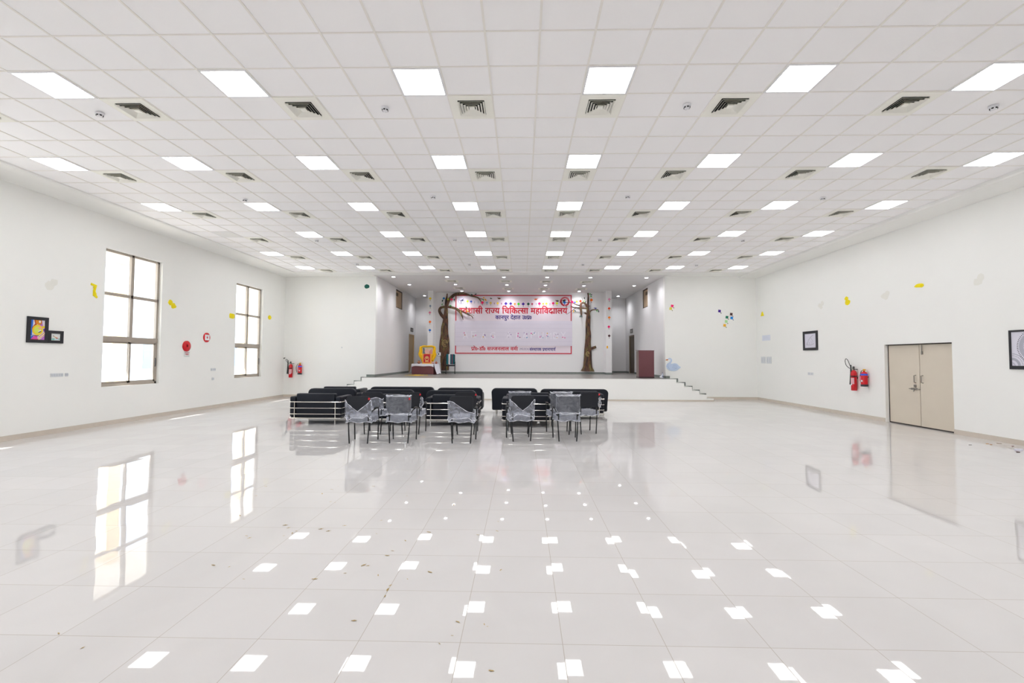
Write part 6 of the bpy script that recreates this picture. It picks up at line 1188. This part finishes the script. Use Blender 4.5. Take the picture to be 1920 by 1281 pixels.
CH = [  # centre of the rear feet, heading, film on the back, red tag, label
 (-3.210, 9.036, 0, 'vee', 1, 'black chair at the far left of the front row, torn film hanging in a V'),
 (-3.290, 10.13, -3, 'lower', 0, 'black chair behind the leftmost front chair, lower back wrapped in crumpled film'),
 (-2.429, 9.098, 0, 'full', 1, 'second front chair from left, back fully wrapped in clear film'),
 (-2.458, 10.172, 0, 'side', 1, 'bare-backed chair standing behind the second front chair from left'),
 (-1.195, 9.141, 0, 'slump', 0, 'front chair left of the aisle with film slumped below its bare upper back'),
 (-1.240, 10.208, 3, 'none', 1, 'bare-backed chair behind the slumped-film chair, left of the aisle'),
 (.003, 9.426, 11, 'vee', 0, 'front chair right of the aisle with torn film in a deep V'),
 (-.05, 10.32, 4, 'full', 0, 'wrapped chair right behind the deep-V film chair, right of the aisle'),
 (.940, 9.452, 4, 'full', 0, 'rightmost front chair, back fully wrapped in clear film'),
 (.868, 10.252, 7, 'full', 0, 'wrapped chair behind the rightmost fully wrapped front chair'),
 (1.500, 10.411, 16, 'side', 1, 'bare-backed chair at the far right with film hanging from one side')]
for i, (x, y, dg, kd, tg_, lab) in enumerate(CH):
    a = math.radians(dg); c = chair_base(lab, (x-.235*math.sin(a), y+.235*math.cos(a), 0), a, tg_)
    seat_wrap(c, 20+i)
    if kd != 'none': back_wrap(c, kd, 50+i)

# ================================================================== LITTER ON THE FLOOR
pp = None; rnd = random.Random(5)
PETAL = mat('dry_petal', (176, 150, 96), .8, var=.3, scale=90)
spots = [(450, 967), (498, 912), (622, 918), (634, 912), (604, 926), (535, 985), (541, 990), (548, 1000), (532, 1005), (556, 996), (602, 992), (616, 996), (646, 986), (706, 1001), (715, 976), (804, 998), (896, 1003), (760, 1014), (736, 1033), (726, 1042), (682, 1060), (690, 1061), (647, 1075), (709, 1079), (764, 1086), (732, 1098), (727, 1106), (722, 1118), (590, 1086), (664, 1164), (858, 1166), (861, 1168), (908, 1171), (914, 1175), (848, 1192), (824, 1207), (921, 1258), (939, 1069), (932, 996), (934, 978), (806, 1073), (457, 1086), (430, 1063), (400, 1060), (462, 1005), (468, 1009), (620, 941), (628, 943), (700, 912), (763, 930), (851, 947), (480, 930), (110, 1188), (155, 1215)]
for i, (px, py) in enumerate(spots):
    p = atz(px, py, .002); s_ = rnd.uniform(.008, .02)*(.7 if py > 1150 else 1)
    if pp is None:
        m = MB(); n = 6; vs = []
        for k in range(n+1):
            w_ = .4*math.sin(PI*(.06+.88*k/n)); vs += [(-1+2*k/n, -w_, .15*abs(math.sin(k))), (-1+2*k/n, 0, .12*math.sin(k*.9)**2), (-1+2*k/n, w_, .2*abs(math.cos(k)))]
        m.add(vs, [(k*3+j, k*3+j+3, k*3+j+4, k*3+j+1) for k in range(n) for j in range(2)]); pp = m.build('dry_petal', PETAL, None, 60); o = pp
        tag(o, 'tiny dry petal lying on the glossy tiled floor', 'petal', 'dry petals scattered over the tiled floor')
    else: o = pp.copy(); COL.objects.link(o)
    o.location = p; o.scale = (s_*1.3, s_, s_); o.rotation_euler = (0, 0, rnd.uniform(0, PI))
def litter(name, label, px, py, pts, rgb, h=.006):
    p = atz(px, py, .001); o = MB().prism(pts, 0, h, 0, 'z').build(name, mat('litter_%d_%d_%d' % rgb, rgb, .7, var=.1), None, 0); o.location = p
    tag(o, label, 'litter', 'scraps of litter along the right wall'); return o
litter('paper_litter', 'crumpled white paper scrap on the floor by the right wall, largest of the litter', 1909, 845, [(-.08, -.02), (0, -.05), (.09, -.01), (.05, .04), (-.03, .045)], (224, 224, 236), .03)
litter('dark_litter', 'small dark leaf scrap in front of the white paper scrap by the right wall', 1908.5, 848.5, [(-.03, -.01), (.02, -.02), (.03, .012), (-.01, .02)], (70, 40, 40), .012)
litter('orange_litter', 'orange scrap on the floor by the right wall, nearer the door of two', 1850, 832.5, [(-.025, -.01), (.03, -.015), (.02, .015)], (214, 150, 50))
litter('orange_litter', 'orange scrap on the floor by the right wall, farther from the door of two', 1857.5, 834, [(-.025, -.012), (.025, -.01), (.0, .018)], (200, 134, 60))
litter('brown_litter', 'brown twig scrap on the floor by the right wall', 1873, 832, [(-.05, -.006), (.05, -.008), (.045, .008), (-.04, .008)], (140, 110, 96))
litter('red_litter', 'dull red scrap close to the right wall skirting', 1898.5, 837, [(-.02, -.012), (.025, -.008), (.015, .014), (-.015, .012)], (140, 80, 84))
litter('grey_litter', 'small grey scrap on the floor nearest the double door', 1819, 834.5, [(-.03, -.006), (.025, -.01), (.03, .006), (-.02, .01)], (120, 114, 110))

# ================================================================== LIGHT, WORLD, CAMERA
def light(name, kind, loc, rot, energy, color=(1, 1, 1), **kw):
    d = bpy.data.lights.new(name, kind); d.energy = energy; d.color = color
    for k, v in kw.items(): setattr(d, k, v)
    o = bpy.data.objects.new(name, d); COL.objects.link(o); o.location = loc; o.rotation_euler = rot; return o
# the panel lights of the same ceiling grid that hang behind the photographer
for v in (-4, -8):
    for c in COLS: light('ceiling_panel_lamp', 'AREA', (gu(c+.5), gv(v+.5), CZ-.02), (0, 0, 0), EM*PI*.55*.55, (.985, .995, 1), shape='SQUARE', size=.55)
for i, (px, py) in enumerate(DL):
    p = atz(px, py, CZ+.01)
    light('downlight_lamp', 'SPOT', (p.x, min(p.y, 26.3), CZ-.012), (0, 0, 0), DLW, (.97, .96, 1), spot_size=math.radians(140), spot_blend=1.0, shadow_soft_size=.07)
sd = Vector((.70, .70, -.945)).normalized()
light('sun', 'SUN', (-30, -10, 30), sd.to_track_quat('-Z', 'Y').to_euler(), SUNE, (1, .95, .88), angle=math.radians(.6))
w = bpy.data.worlds.new('sky'); SC.world = w; w.use_nodes = True
nt = w.node_tree; bg = nt.nodes['Background']; tcw = nt.nodes.new('ShaderNodeTexCoord'); sp_ = nt.nodes.new('ShaderNodeSeparateXYZ'); mr = nt.nodes.new('ShaderNodeMapRange'); mx_ = nt.nodes.new('ShaderNodeMix'); mx_.data_type = 'RGBA'
nt.links.new(tcw.outputs['Generated'], sp_.inputs[0]); nt.links.new(sp_.outputs[2], mr.inputs[0]); mr.inputs[1].default_value = 0; mr.inputs[2].default_value = .6; nt.links.new(mr.outputs[0], mx_.inputs[0])
mx_.inputs[6].default_value = (.80, .90, 1, 1); mx_.inputs[7].default_value = (.52, .72, 1, 1); 
dt = nt.nodes.new('ShaderNodeVectorMath'); dt.operation = 'DOT_PRODUCT'; nt.links.new(tcw.outputs['Generated'], dt.inputs[0]); dt.inputs[1].default_value = -sd
cl_ = nt.nodes.new('ShaderNodeMath'); cl_.operation = 'MAXIMUM'; nt.links.new(dt.outputs['Value'], cl_.inputs[0]); cl_.inputs[1].default_value = 0
pw = nt.nodes.new('ShaderNodeMath'); pw.operation = 'POWER'; nt.links.new(cl_.outputs[0], pw.inputs[0]); pw.inputs[1].default_value = 2.0
ml = nt.nodes.new('ShaderNodeMath'); ml.operation = 'MULTIPLY_ADD'; nt.links.new(pw.outputs[0], ml.inputs[0]); ml.inputs[1].default_value = LOBE; ml.inputs[2].default_value = SKY
nt.links.new(mx_.outputs[2], bg.inputs[0]); nt.links.new(ml.outputs[0], bg.inputs[1])   # the sky is brighter towards the sun

cam = bpy.data.cameras.new('camera'); co = bpy.data.objects.new('camera', cam); COL.objects.link(co); SC.camera = co
cam.sensor_fit = 'HORIZONTAL'; cam.sensor_width = 36; cam.lens = FPX*36/1920; cam.clip_start = .05; cam.clip_end = 300
R3 = Matrix((RGT, UPV, -FWD)).transposed(); co.matrix_world = Matrix.Translation(CAM) @ R3.to_4x4()
vs_ = SC.view_settings; vs_.view_transform = 'Standard'; vs_.look = 'None'; vs_.gamma = 1; vs_.use_curve_mapping = False; vs_.exposure = EXPO
cy = SC.cycles; cy.use_denoising = True; cy.max_bounces = 14; cy.diffuse_bounces = 10; cy.glossy_bounces = 6; cy.transparent_max_bounces = 24; cy.sample_clamp_indirect = 8; cy.caustics_reflective = False; cy.caustics_refractive = False
